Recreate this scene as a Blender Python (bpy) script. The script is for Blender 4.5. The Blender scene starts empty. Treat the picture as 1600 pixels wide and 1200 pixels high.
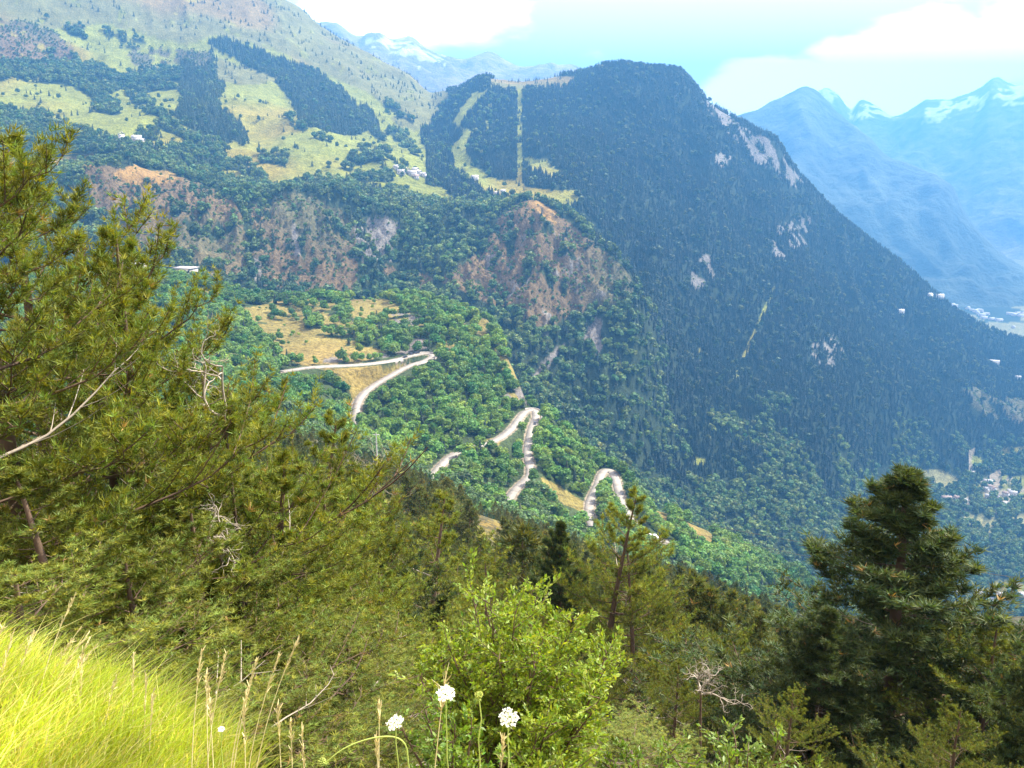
import bpy, math, random
import numpy as np
from mathutils import Vector, Matrix

R = math.radians
scn = bpy.context.scene
rng = np.random.default_rng(7)
random.seed(7)

# ---------------------------------------------------------------- camera, light, sky
F = 1386.0            # focal length in pixels of the 1600 px wide photograph
PITCH = R(15.0)
cam_d = bpy.data.cameras.new('camera')
cam_d.sensor_fit = 'HORIZONTAL'
cam_d.sensor_width = 36.0
cam_d.lens = 36.0 * F / 1600.0
cam_d.clip_start = 0.05
cam_d.clip_end = 60000
cam = bpy.data.objects.new('camera', cam_d)
scn.collection.objects.link(cam)
cam.location = (0, 0, 0)
cam.rotation_euler = (R(90) - PITCH, 0, 0)
scn.camera = cam

SUN_AZ, SUN_EL = R(60), R(50)
sun_dir = Vector((math.sin(SUN_AZ) * math.cos(SUN_EL), math.cos(SUN_AZ) * math.cos(SUN_EL), math.sin(SUN_EL)))
sd = bpy.data.lights.new('sun', 'SUN')
sd.energy = 5.0
sd.angle = R(0.53)
sd.color = (1.0, 0.93, 0.80)
so = bpy.data.objects.new('sun', sd)
scn.collection.objects.link(so)
so.rotation_euler = sun_dir.to_track_quat('Z', 'Y').to_euler()

world = bpy.data.worlds.new('World')
scn.world = world
world.use_nodes = True
wt = world.node_tree
wt.nodes.clear()
N = wt.nodes.new
sky = N('ShaderNodeTexSky')
sky.sky_type = 'NISHITA'
sky.sun_disc = False
sky.sun_elevation = SUN_EL
sky.sun_rotation = SUN_AZ
sky.altitude = 1200
sky.air_density = 1.0
sky.dust_density = 1.5
sky.ozone_density = 1.0
geo = N('ShaderNodeNewGeometry')
tc = N('ShaderNodeTexCoord')
sep = N('ShaderNodeSeparateXYZ')
wt.links.new(tc.outputs['Generated'], sep.inputs[0])
# cumulus: noise over direction, flattened; only in a band above the horizon
mp = N('ShaderNodeMapping')
mp.inputs['Scale'].default_value = (6.5, 6.5, 17)
mp.inputs['Location'].default_value = (0.6, 0.2, 0.35)
wt.links.new(tc.outputs['Generated'], mp.inputs[0])
ns = N('ShaderNodeTexNoise')
ns.inputs['Scale'].default_value = 1.0
ns.inputs['Detail'].default_value = 8
ns.inputs['Roughness'].default_value = 0.52
wt.links.new(mp.outputs[0], ns.inputs['Vector'])
def mth(op, a, b=None, c=None):
    n = N('ShaderNodeMath'); n.operation = op
    for i, v in enumerate((a, b, c)):
        if v is None: continue
        if isinstance(v, (int, float)): n.inputs[i].default_value = v
        else: wt.links.new(v, n.inputs[i])
    return n.outputs[0]
def blob(az, el, ra, re):
    """a soft bump of cloudiness round one direction of the sky"""
    ax = mth('ARCTAN2', sep.outputs[0], sep.outputs[1])
    da = mth('DIVIDE', mth('SUBTRACT', ax, R(az)), R(ra))
    de = mth('DIVIDE', mth('SUBTRACT', sep.outputs[2], math.sin(R(el))), math.sin(R(re)))
    d2 = mth('ADD', mth('MULTIPLY', da, da), mth('MULTIPLY', de, de))
    return mth('MAXIMUM', mth('SUBTRACT', 1.0, d2), 0.0)
CLOUDS = [(-6.5, 8.2, 10, 4.6), (17, 2.6, 8.0, 2.9), (23, 4.2, 7.0, 3.4), (32, 5.0, 8.0, 3.9), (52, 5, 14, 4), (-45, 9, 16, 5), (75, 7, 14, 5)]
acc = None
for c in CLOUDS:
    b = blob(*c)
    acc = b if acc is None else mth('MAXIMUM', acc, b)
cl = mth('ADD', mth('MULTIPLY', acc, 1.75), mth('MULTIPLY', mth('SUBTRACT', ns.outputs[0], 0.60), 3.6))
mr = N('ShaderNodeMapRange'); mr.interpolation_type = 'SMOOTHSTEP'
wt.links.new(cl, mr.inputs[0])
mr.inputs[1].default_value = 0.02; mr.inputs[2].default_value = 0.62
mix = N('ShaderNodeMix'); mix.data_type = 'RGBA'
wt.links.new(mr.outputs[0], mix.inputs[0])
# thin milky veil of high cloud over the whole sky
veil = N('ShaderNodeMix'); veil.data_type = 'RGBA'
veil.inputs[0].default_value = 0.72
wt.links.new(sky.outputs[0], veil.inputs[6])
veil.inputs[7].default_value = (14.2, 11.6, 10.4, 1)
wt.links.new(veil.outputs[2], mix.inputs[6])
mix.inputs[7].default_value = (30, 27, 24, 1)
bg = N('ShaderNodeBackground')
bg.inputs['Strength'].default_value = 0.10
wo = N('ShaderNodeOutputWorld')
wt.links.new(mix.outputs[2], bg.inputs[0])
wt.links.new(bg.outputs[0], wo.inputs[0])

scn.view_settings.view_transform = 'Standard'
scn.view_settings.look = 'None'
scn.view_settings.gamma = 1.0
scn.view_settings.exposure = 1.5
scn.view_settings.use_curve_mapping = False
scn.render.engine = 'CYCLES'
scn.cycles.max_bounces = 6
scn.cycles.diffuse_bounces = 2
scn.cycles.transmission_bounces = 3
scn.cycles.volume_bounces = 0
scn.cycles.use_denoising = True
HAZE_DENSITY = 0.00021
HAZE_COLOR = (0.13, 0.45, 1.0)

# ---------------------------------------------------------------- picture geometry
CP, SP = math.cos(PITCH), math.sin(PITCH)
def ray(px, py):
    x = (np.asarray(px, float) - 800) / F; y = -(np.asarray(py, float) - 600) / F
    return x, y * SP + CP, y * CP - SP
def aztan(px, py):
    x, y, z = ray(px, py)
    return np.arctan2(x, y), z / np.hypot(x, y)
def project(x, y, z):
    fy = y * CP - z * SP
    uy = y * SP + z * CP
    fy = np.where(fy < 1e-3, 1e-3, fy)
    return 800 + F * x / fy, 600 - F * uy / fy
def pt(px, py, r=None, z=None):
    a, t = aztan(px, py)
    if r is None: r = z / t
    return float(r * math.sin(a)), float(r * math.cos(a)), float(r * t)

# ---------------------------------------------------------------- noise
def _h(ix, iy, s):
    n = (ix.astype(np.int64) * 374761393 + iy.astype(np.int64) * 668265263 + s * 974634777) & 0xFFFFFFFF
    n = ((n ^ (n >> 13)) * 1274126177) & 0xFFFFFFFF
    n = n ^ (n >> 16)
    return (n & 0xFFFFFF) / float(0xFFFFFF)
def vnoise(x, y, s=0):
    fx, fy = np.floor(x), np.floor(y)
    u, v = x - fx, y - fy
    ix, iy = fx.astype(np.int64), fy.astype(np.int64)
    u = u * u * u * (u * (u * 6 - 15) + 10); v = v * v * v * (v * (v * 6 - 15) + 10)
    a = _h(ix, iy, s) * (1 - u) + _h(ix + 1, iy, s) * u
    b = _h(ix, iy + 1, s) * (1 - u) + _h(ix + 1, iy + 1, s) * u
    return a * (1 - v) + b * v
def fbm(x, y, s=0, o=4, g=0.5):
    t = 0; a = 1; n = 0
    for i in range(o):
        t = t + a * vnoise(x, y, s + i * 17); n += a; a *= g
        x, y = x * 1.87 + y * 0.6 + 3.1, y * 1.87 - x * 0.6 + 7.7
    return t / n
def ridged(x, y, s=0, o=4, g=0.5):
    t = 0; a = 1; n = 0
    for i in range(o):
        t = t + a * (1 - np.abs(2 * vnoise(x, y, s + i * 17) - 1)); n += a; a *= g
        x, y = x * 1.87 + y * 0.6 + 3.1, y * 1.87 - x * 0.6 + 7.7
    return t / n
def sstep(a, b, x):
    t = np.clip((x - a) / (b - a), 0, 1)
    return t * t * (3 - 2 * t)

def pchip(xk, yk, xq):
    """monotone cubic; xk (K,), yk (K,), xq any"""
    xk = np.asarray(xk, float); yk = np.asarray(yk, float)
    h = np.diff(xk); d = np.diff(yk) / h
    m = np.zeros_like(yk)
    for i in range(1, len(xk) - 1):
        if d[i - 1] * d[i] > 0:
            w1, w2 = 2 * h[i] + h[i - 1], h[i] + 2 * h[i - 1]
            m[i] = (w1 + w2) / (w1 / d[i - 1] + w2 / d[i])
    xq = np.clip(xq, xk[0], xk[-1])
    i = np.clip(np.searchsorted(xk, xq) - 1, 0, len(xk) - 2)
    t = (xq - xk[i]) / h[i]
    return ((2*t**3 - 3*t**2 + 1) * yk[i] + (t**3 - 2*t**2 + t) * h[i] * m[i]
            + (-2*t**3 + 3*t**2) * yk[i + 1] + (t**3 - t**2) * h[i] * m[i + 1])

# ---------------------------------------------------------------- feature lines of the ground, near to far
# each: rows to the next line, relief of the line, points (px, py, r) / (px, py, -depth) / (px, None, r, z)
Z = None
LINES = [
 ('feet', 10, 0.0, [(-400, Z, .35, -1.62), (2000, Z, .35, -1.62)]),
 ('bank', 14, .02, [(-400, 1030, 3.4), (0, 1080, 3.2), (150, 1120, 3.1), (300, 1185, 2.9), (420, 1260, 2.7), (520, 1340, 2.3), (800, 1420, 2.0), (1200, 1420, 1.9), (2000, 1420, 1.9)]),
 ('brow', 8, .03, [(-400, Z, 4.0, -2.75), (0, Z, 3.9, -2.75), (300, Z, 3.5, -2.65), (520, Z, 2.9, -2.55), (800, Z, 2.6, -2.4), (2000, Z, 2.6, -2.4)]),
 ('slope7', 14, .15, [(-400, Z, 7.5, -5.9), (2000, Z, 7.2, -6.2)]),
 ('slope22', 14, .25, [(-400, Z, 22, -17.2), (800, Z, 22, -17.6), (1400, Z, 22, -18.2), (2000, Z, 22, -18.6)]),
 ('slope60', 18, .8, [(-400, 1010, 60), (0, 1010, 60), (400, 1010, 60), (600, 1015, 60), (800, 1035, 60), (1000, 1065, 60), (1200, 1090, 60), (1400, 1110, 60), (1600, 1120, 60), (2000, 1130, 60)]),
 ('slope150', 26, 2.0, [(-400, 880, 150), (0, 880, 150), (200, 850, 150), (400, 790, 150), (560, 790, 150), (700, 822, 150), (760, 835, 150), (830, 885, 150), (1000, 945, 150), (1200, 1000, 150), (1400, 1030, 150), (1600, 1050, 150), (2000, 1070, 150)]),
 ('slopetop', 10, 2.0, [(-400, 735, 250), (0, 735, 250), (200, 715, 250), (400, 690, 250), (500, 690, 250), (560, 712, 255), (690, 782, 260), (800, 824, 265), (900, 862, 270), (1000, 900, 290), (1100, 922, 320), (1250, 985, 400), (1400, 1008, 470), (1600, 1010, 550), (2000, 1010, 600)]),
 ('dip', 12, 2.5, [(-400, 745, 330), (0, 740, 330), (400, 700, 330), (560, 722, 340), (690, 790, 345), (800, 835, 350), (900, 880, 350), (1000, 920, 360), (1100, 960, 400), (1250, Z, 470, -275), (1400, Z, 560, -330), (1600, Z, 620, -375), (2000, Z, 680, -390)]),
 ('spurbase', 70, 3.0, [(-400, 640, 480), (0, 640, 480), (200, 640, 480), (400, 640, 490), (500, 650, 510), (553, 655, 545), (620, 690, 510), (690, 737, 463), (750, 760, 462), (800, 782, 462), (860, 800, 468), (920, 815, 468), (1000, 850, 475), (1110, 880, 510), (1180, 905, 550), (1250, Z, 560, -305), (1400, Z, 660, -400), (1600, Z, 750, -450), (2000, Z, 800, -480)]),
 ('roadline', 60, 3.0, [(-400, 560, 640), (0, 560, 640), (200, 550, 630), (300, 545, 640), (400, 560, 625), (490, 574, -149), (560, 571, -151), (650, 558, -154), (680, 562, 650), (740, 588, 640), (800, 622, 620), (825, 640, -183), (850, 655, 592), (900, 698, 585), (945, 735, -214), (1000, 787, 562), (1060, 815, 562), (1110, 838, 585), (1180, 872, 620), (1250, 905, 650), (1400, Z, 760, -470), (1600, Z, 850, -525), (2000, Z, 950, -560)]),
 ('spurcrest', 12, 3.0, [(-400, 430, 850), (0, 430, 850), (200, 432, 850), (300, 437, 850), (380, 462, 850), (460, 468, 850), (560, 466, 850), (650, 466, 820), (700, 478, 800), (760, 500, 755), (785, 538, 700), (805, 588, 655), (825, 634, 622), (850, 652, 606), (900, 694, 600), (945, 729, 594), (1000, 783, 576), (1060, 811, 575), (1110, 834, 600), (1180, 868, 635), (1250, 900, 668), (1400, Z, 820, -495), (1600, Z, 930, -560), (2000, Z, 1000, -590)]),
 ('gorge', 26, 4, [(-400, Z, 930, -150), (300, Z, 950, -215), (700, Z, 930, -270), (830, Z, 770, -300), (930, Z, 740, -350), (1000, Z, 730, -385), (1110, Z, 760, -415), (1250, Z, 850, -468), (1400, Z, 1050, -555), (1600, Z, 1100, -598), (2000, Z, 1150, -600)]),
 ('farbase', 90, 9, [(-400, 470, 1050), (0, 460, 1050), (200, 450, 1050), (400, 462, 1050), (550, 462, 1070), (700, 480, 1040), (780, 535, 980), (830, 600, 915), (870, 640, 925), (930, 700, 945), (1000, 750, 970), (1100, 800, 1000), (1250, 800, 1120), (1400, 757, -560), (1500, 750, -592), (1600, 745, -600), (2000, 745, -600)]),
 ('cliffs', 14, 9, [(-400, 260, 1350), (0, 265, 1350), (150, 255, 1350), (300, 278, 1350), (400, 302, 1330), (500, 302, 1330), (600, 310, 1350), (700, 324, 1330), (740, 326, 1310), (780, 322, 1290), (830, 311, 1250), (860, 322, 1235), (890, 343, 1215), (930, 374, 1180), (965, 405, 1160), (990, 436, 1150), (1012, 480, 1180), (1050, 560, 1250), (1100, 600, 1300), (1250, 600, 1420), (1400, 605, 1700), (1500, 620, 1900), (1600, 650, 2050), (2000, 700, 2150)]),
 ('shelf', 50, 6, [(-400, 250, 1430), (0, 255, 1430), (150, 246, 1420), (300, 270, 1420), (400, 296, 1400), (500, 296, 1400), (600, 304, 1410), (700, 318, 1395), (780, 316, 1370), (830, Z, 1335, -98), (880, Z, 1310, -130), (930, Z, 1280, -178), (965, Z, 1260, -205), (990, Z, 1250, -222), (1012, 470, 1245), (1050, 535, 1310), (1100, 570, 1360), (1250, 575, 1480), (1400, 585, 1760), (1500, 605, 1950), (1600, 640, 2080), (2000, 695, 2180)]),
 ('meadow', 75, 8, [(-400, 150, 1750), (0, 165, 1700), (200, 190, 1680), (400, 230, 1620), (500, 255, 1560), (640, 276, 1550), (700, 300, 1500), (780, 296, 1490), (850, 290, 1480), (900, 298, 1480), (950, 330, 1500), (1000, 350, 1520), (1100, 380, 1600), (1250, 425, 1760), (1400, 505, 1960), (1500, 560, 2060), (1600, 615, 2170), (2000, 680, 2230)]),
 ('upper', 70, 12, [(-400, 20, 2350), (0, 60, 2200), (200, 90, 2200), (330, 110, 2150), (450, 140, 2080), (560, 190, 1960), (640, 230, 1850), (690, 245, 1790), (730, 215, 1840), (800, 200, 1850), (900, 190, 1850), (1000, 200, 1850), (1100, 240, 1880), (1200, 292, 1950), (1250, 340, 1980), (1300, 392, 2020), (1400, 455, 2080), (1500, 520, 2190), (1600, 595, 2290), (2000, 650, 2350)]),
 ('skyline', 10, 6, [(-400, -150, 3000), (0, -130, 3000), (300, -70, 3000), (430, -4, 2900), (470, 18, 2880), (500, 44, 2850), (560, 76, 2800), (600, 97, 2760), (640, 118, 2700), (680, 147, 2600), (710, 144, 2400), (740, 130, 2350), (765, 122, 2300), (830, 126, 2300), (880, 121, 2250), (920, 112, 2200), (950, 105, 2150), (1000, 107, 2130), (1060, 112, 2100), (1080, 128, 2100), (1100, 153, 2100), (1125, 172, 2100), (1150, 188, 2100), (1180, 206, 2100), (1210, 221, 2100), (1230, 248, 2110), (1250, 277, 2120), (1300, 330, 2150), (1350, 372, 2170), (1400, 410, 2200), (1450, 450, 2250), (1500, 488, 2300), (1530, 505, 2350), (1560, 518, 2400), (1600, 532, 2480), (1650, 550, 2550), (2000, 600, 2700)]),
 ('behind', 20, 0, [(-400, Z, 3400, 500), (300, Z, 3300, 400), (600, Z, 3100, 100), (765, Z, 2700, -20), (1000, Z, 2500, 0), (1200, Z, 2450, -150), (1350, Z, 2500, -400), (1450, Z, 2560, -580), (1600, Z, 2700, -608), (2000, Z, 2800, -608)]),
 ('valleyfloor', 24, 0, [(-400, Z, 4200, 0), (300, Z, 4200, -50), (800, Z, 4000, -250), (1200, Z, 3200, -600), (1600, Z, 3050, -610), (2000, Z, 3200, -610)]),
 ('valleyback', 20, 0, [(-400, Z, 5600, -100), (800, Z, 5600, -400), (1200, Z, 4200, -611), (1600, Z, 4000, -611), (2000, Z, 4000, -611)]),
 ('horizon', 1, 0, [(-400, Z, 11500, -300), (1200, Z, 11500, -612), (2000, Z, 11500, -612)]),
]
DEN = R(38.5)
AZ = np.concatenate([np.linspace(R(-180), R(-80), 14)[:-1], np.linspace(R(-80), -DEN, 40)[:-1],
                     np.linspace(-DEN, DEN, 860), np.linspace(DEN, R(80), 40)[1:], np.linspace(R(80), R(180), 14)[1:]])
NA = len(AZ)
def line_at(pts, az):
    a, r, z = [], [], []
    for p in pts:
        if p[1] is None:
            aa, _ = aztan(p[0], 600.0); rr, zz = p[2], p[3]
        else:
            aa, t = aztan(p[0], p[1])
            if p[2] < 0: zz = p[2]; rr = zz / t
            else: rr = p[2]; zz = rr * t
        a.append(float(aa)); r.append(math.log(float(rr))); z.append(float(zz) / float(rr))
    o = np.argsort(a); a = np.array(a)[o]; r = np.array(r)[o]; z = np.array(z)[o]
    rr = np.exp(pchip(a, r, az))
    return rr, pchip(a, z, az) * rr
def grid_from_lines(lines, az):
    K = len(lines)
    kr = np.zeros((K, len(az))); kz = np.zeros((K, len(az)))
    for k, l in enumerate(lines):
        kr[k], kz[k] = line_at(l[3], az)
    for k in range(1, K):
        kr[k] = np.maximum(kr[k], kr[k - 1] * 1.01)
    amp = np.array([l[2] for l in lines], float)
    # monotone cubic profile along r for every azimuth
    h = np.diff(kr, axis=0); d = np.diff(kz, axis=0) / h
    m = np.zeros_like(kz)
    w1 = 2 * h[1:] + h[:-1]; w2 = h[1:] + 2 * h[:-1]
    same = d[:-1] * d[1:] > 0
    with np.errstate(divide='ignore', invalid='ignore'):
        hm = (w1 + w2) / (w1 / d[:-1] + w2 / d[1:])
    m[1:-1] = np.where(same, hm, 0)
    m[0] = d[0]; m[-1] = d[-1]
    rs, zs, am, tt = [], [], [], []
    for k in range(K - 1):
        n = lines[k][1]
        for j in range(n + (1 if k == K - 2 else 0)):
            t = j / n
            rr = kr[k] * (kr[k + 1] / kr[k]) ** t if kr[k].max() < 3 else kr[k] + (kr[k + 1] - kr[k]) * t
            q = (rr - kr[k]) / h[k]
            zz = ((2*q**3 - 3*q**2 + 1) * kz[k] + (q**3 - 2*q**2 + q) * h[k] * m[k]
                  + (-2*q**3 + 3*q**2) * kz[k + 1] + (q**3 - q**2) * h[k] * m[k + 1])
            rs.append(rr); zs.append(zz); am.append(amp[k] * (1 - t) + amp[k + 1] * t); tt.append(k + t)
    return np.array(rs), np.array(zs), np.array(am), np.array(tt)

GR, GZ, GAMP, GT = grid_from_lines(LINES, AZ)
LI = {l[0]: i for i, l in enumerate(LINES)}
NR = len(GR)
# behind the camera the slope goes on uphill
bk = sstep(R(80), R(120), np.abs(AZ))[None, :]
GZ = GZ * (1 - bk) + bk * (-1.62 + np.minimum(GR * 0.4, 300) * (GR > .5))
GX = GR * np.sin(AZ)[None, :]; GY = GR * np.cos(AZ)[None, :]

# ---- relief
def gcols(t0, t1): return ((GT >= t0) & (GT <= t1)).astype(float)[:, None]
px0, py0 = project(GX, GY, GZ)
amp = GAMP[:, None] * np.ones_like(GX)
w = np.clip(GR / 9.0, 12, 170)
far = sstep(800, 1300, GR)
rel = (fbm(GX / 38, GY / 38, 3, 4) - .5) * 2 * (1 - far) + far * ((ridged(GX / 150, GY / 150, 5, 5, .55) - .62) * 3.2)
GZ = GZ + amp * rel
# gullies running down the dark mountain and the cliff band
mt = sstep(960, 1060, px0) * gcols(LI['farbase'] + .2, LI['skyline'] - .05) * (GR > 900)
v = GX * math.cos(R(20)) - GY * math.sin(R(20))
u = GX * math.sin(R(20)) + GY * math.cos(R(20))
gul = ridged(v / 130 + fbm(GX / 300, GY / 300, 9) * 2.5, u / 700, 21, 3, .5)
edge = np.minimum(sstep(LI['farbase'] + .1, LI['farbase'] + .7, GT), 1 - sstep(LI['skyline'] - .5, LI['skyline'], GT))[:, None]
GZ += mt * edge * (gul - .6) * 62
cl_ = (1 - sstep(960, 1000, px0)) * gcols(LI['farbase'], LI['cliffs']) * np.minimum(sstep(LI['farbase'], LI['farbase'] + .25, GT), 1 - sstep(LI['cliffs'] - .25, LI['cliffs'], GT))[:, None]
GZ += cl_ * ((ridged(GX / 70, GY / 120, 31, 5, .6) - .6) * 46 + (ridged(GX / 15, GY / 22, 35, 3, .65) - .6) * 20)
up = (1 - sstep(660, 720, px0)) * edge[:, :] * gcols(LI['shelf'], LI['skyline'])
GZ += up * (ridged(GX / 420, GY / 900, 41, 3, .5) - .62) * 45

# ---------------------------------------------------------------- roads (world polylines with their own heights)
def smooth_line(P, n=6, it=3):
    P = np.array(P, float); out = P
    for _ in range(it):
        Q = [out[0]]
        for a, b in zip(out[:-1], out[1:]):
            Q.append(a * .75 + b * .25); Q.append(a * .25 + b * .75)
        Q.append(out[-1]); out = np.array(Q)
    return out
def road_pts(L): return smooth_line([pt(a, b, z=c) for a, b, c in L])
ROADS = [
 road_pts([(440, 580, -147.5), (490, 572.5, -149), (560, 570, -151), (610, 564, -152.5), (640, 556, -153.6), (662, 551.5, -154.4), (680, 554, -155), (668, 563, -155.6), (640, 570, -157), (606, 589, -159.5), (576, 607, -163), (560, 624, -165.5), (556, 642, -168), (556, 662, -170)]),
 road_pts([(672, 748, -173), (688, 728, -174), (706, 710, -175), (740, 699, -176.5), (776, 688, -178.5), (800, 670, -180.5), (812, 652, -182), (822, 641, -183), (836, 640, -183.8), (839, 650, -184.5), (831, 668, -185.5), (826, 690, -187), (824, 712, -188), (829, 730, -189), (829, 744, -190), (812, 757, -191), (799, 772, -192.5), (792, 790, -193.5)]),
 road_pts([(926, 822, -206), (920, 802, -207.5), (922, 780, -209.5), (934, 758, -212), (939, 741, -213.5), (946, 733, -214.2), (957, 737, -215), (963, 750, -216), (967, 768, -217.5), (974, 792, -219.5), (986, 815, -221), (1002, 834, -222.5), (1022, 843, -224), (1045, 846, -226)]),
]
def near_road(x, y):
    """distance to and height of the nearest road point"""
    d = np.full(x.shape, 1e9); zz = np.zeros(x.shape)
    for L in ROADS:
        for a, b in zip(L[:-1], L[1:]):
            ex, ey = b[0] - a[0], b[1] - a[1]
            l2 = ex * ex + ey * ey + 1e-9
            t = np.clip(((x - a[0]) * ex + (y - a[1]) * ey) / l2, 0, 1)
            dd = np.hypot(x - a[0] - t * ex, y - a[1] - t * ey)
            m = dd < d
            d = np.where(m, dd, d); zz = np.where(m, a[2] + (b[2] - a[2]) * t, zz)
    return d, zz
sel = (GR > 400) & (GR < 760) & (np.abs(AZ)[None, :] < R(36))
ii = np.nonzero(sel)
rd, rz = near_road(GX[ii], GY[ii])
RD = np.full(GX.shape, 1e9); RD[ii] = rd
k = 1 - sstep(4.4, 17.0, rd)
GZ[ii] = GZ[ii] * (1 - k) + (rz - .35) * k
PX, PY = project(GX, GY, GZ)

# ---------------------------------------------------------------- what covers the ground
CON, BRO, MIX, MEA, DRY, ALP, SCR, ROC, SCE, FLD, PIN, BAR, LIN = range(13)
CLS = np.full(GX.shape, PIN)
tt = GT[:, None] * np.ones_like(GX)
CLS[tt >= LI['dip']] = BRO
CLS[(tt >= LI['gorge'])] = MIX
nb1 = (fbm(GX / 110, GY / 110, 45, 4) - .5); nb2 = (fbm(GX / 90, GY / 90, 46, 4) - .5); nb3 = (fbm(GX / 14, GY / 14, 47, 2) - .5)
PXj = PX + nb1 * 260 + nb3 * 60
CLS[(tt >= LI['farbase'])] = MIX
CLS[(tt >= LI['farbase'] - .3) & (PXj >= 1010) & (tt > LI['farbase'] + .42 + nb2 * 1.3 + nb3 * .3)] = CON
CLS[(tt >= LI['shelf']) & (PX >= 1000)] = CON
CLS[(tt >= LI['shelf']) & (tt <= LI['behind']) & (PX < 1000)] = CON
CLS[(tt >= LI['shelf'] + .15) & (tt <= LI['behind']) & (PX < 665) & (PY < 300)] = MEA
CLS[tt > LI['behind']] = MIX
CLS[(tt > LI['behind']) & (fbm(GX / 120, GY / 120, 55, 3) > .52)] = FLD
CLS[tt < LI['slope7']] = DRY
# ragged borders: look the picture map up a little displaced
amp_e = 7.0
jx = (fbm(GX / 30, GY / 30, 51, 3) - .5) * 2 * amp_e + (fbm(GX / 8, GY / 8, 52, 2) - .5) * 5
jy = (fbm(GX / 30, GY / 30, 61, 3) - .5) * 2 * amp_e * .8 + (fbm(GX / 8, GY / 8, 62, 2) - .5) * 4
QX, QY = PX + jx, PY + jy - 6.0 * (tt >= LI['cliffs'])
def paint(cls, poly, t0='farbase', t1='behind', cover=1.0, s=0, cell=22.0, exact=False):
    poly = np.array(poly, float)
    X, Y = (PX, PY - 5.0 * (tt >= LI['cliffs'])) if exact else (QX, QY)
    lo, hi = poly.min(0), poly.max(0)
    m = (tt >= LI[t0]) & (tt <= LI[t1]) & (X > lo[0]) & (X < hi[0]) & (Y > lo[1]) & (Y < hi[1]) & (np.abs(AZ)[None, :] < R(38))
    i = np.nonzero(m)
    x, y = X[i], Y[i]
    ins = np.zeros(x.shape, bool)
    for a, b in zip(poly, np.roll(poly, -1, 0)):
        if a[1] == b[1]: continue
        c = ((a[1] > y) != (b[1] > y)) & (x < (b[0] - a[0]) * (y - a[1]) / (b[1] - a[1]) + a[0])
        ins ^= c
    if cover < 1:
        ins &= fbm(GX[i] / cell, GY[i] / cell, 71 + s, 3) < (.5 + (cover - .5) * .62)
    CLS[i[0][ins], i[1][ins]] = cls
S = dict(t0='shelf', t1='behind')
# woods of the upper left slopes
W_ = dict(t0='shelf', t1='behind', s=50, cell=30)
paint(MIX, [(-60, 85), (60, 86), (100, 78), (135, 88), (180, 110), (230, 104), (295, 104), (300, 135), (240, 138), (190, 134), (150, 150), (100, 128), (50, 118), (-60, 122)], cover=.86, **W_)
paint(MIX, [(50, 8), (75, 8), (80, 50), (110, 60), (60, 60)], cover=.5, **W_)
paint(MIX, [(100, 20), (120, 20), (135, 55), (108, 50)], cover=.6, **W_)
paint(MIX, [(160, 40), (225, 55), (228, 72), (200, 70), (160, 58)], cover=.75, **W_)
paint(CON, [(322, 55), (350, 58), (420, 80), (490, 106), (532, 132), (545, 150), (562, 165), (572, 200), (556, 206), (530, 202), (500, 196), (474, 190), (462, 172), (451, 148), (430, 120), (395, 103), (350, 78)], t0='shelf', t1='behind')
paint(CON, [(286, 88), (330, 72), (342, 110), (350, 130), (336, 150), (350, 166), (372, 186), (386, 206), (382, 220), (352, 216), (332, 205), (300, 204), (272, 180), (284, 150), (280, 120)], cover=.93, t0='shelf', t1='behind', s=51)
paint(MIX, [(380, 95), (400, 105), (400, 128), (370, 120)], cover=.7, **W_)
paint(MIX, [(-60, 158), (60, 172), (100, 192), (170, 214), (230, 222), (300, 224), (350, 240), (400, 256), (430, 300), (400, 320), (300, 330), (100, 330), (-60, 330)], cover=.90, t0='cliffs', t1='behind', s=52, cell=30)
paint(MIX, [(262, 176), (300, 204), (345, 216), (352, 240), (300, 222), (240, 190)], cover=.8, **W_)
paint(MIX, [(128, 128), (160, 138), (190, 170), (180, 176), (150, 166)], cover=.95, **W_)
paint(MIX, [(195, 138), (230, 150), (265, 180), (240, 178), (205, 152)], cover=.7, **W_)
paint(MIX, [(212, 196), (250, 199), (244, 214), (212, 210)], cover=.95, **W_)
paint(MIX, [(400, 240), (450, 232), (450, 255), (410, 262)], cover=.5, **W_)
paint(MIX, [(430, 290), (500, 272), (560, 285), (640, 290), (660, 330), (430, 330)], cover=.72, **W_)
paint(MIX, [(520, 232), (600, 228), (640, 260), (600, 286), (540, 272)], cover=.42, **W_)
paint(MIX, [(600, 196), (628, 200), (655, 232), (650, 250), (625, 226)], cover=.35, **W_)
paint(MIX, [(440, 165), (470, 186), (520, 214), (500, 222), (455, 190)], cover=.3, **W_)
paint(CON, [(655, 180), (668, 190), (690, 215), (712, 265), (740, 284), (770, 300), (735, 320), (710, 305), (690, 282), (672, 262), (668, 232), (655, 205)], t0='cliffs', t1='behind')
# upper pale pastures
paint(ALP, [(-60, -160), (700, -160), (700, 150), (670, 180), (640, 178), (610, 165), (560, 130), (490, 98), (430, 72), (350, 50), (320, 50), (290, 65), (200, 38), (150, 30), (90, 40), (-60, 50)], cover=.93, s=60, **S)
paint(ALP, [(640, 150), (690, 140), (690, 160), (668, 190), (645, 200), (610, 180)], **S)
paint(SCR, [(-60, 30), (60, 28), (110, 60), (115, 90), (60, 95), (-60, 90)], cover=.8, s=1, **S)
paint(SCR, [(200, 70), (330, 75), (330, 105), (210, 100)], cover=.6, s=2, **S)
paint(ALP, [(340, 85), (400, 105), (440, 120), (400, 130), (335, 118)], **S)
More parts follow.
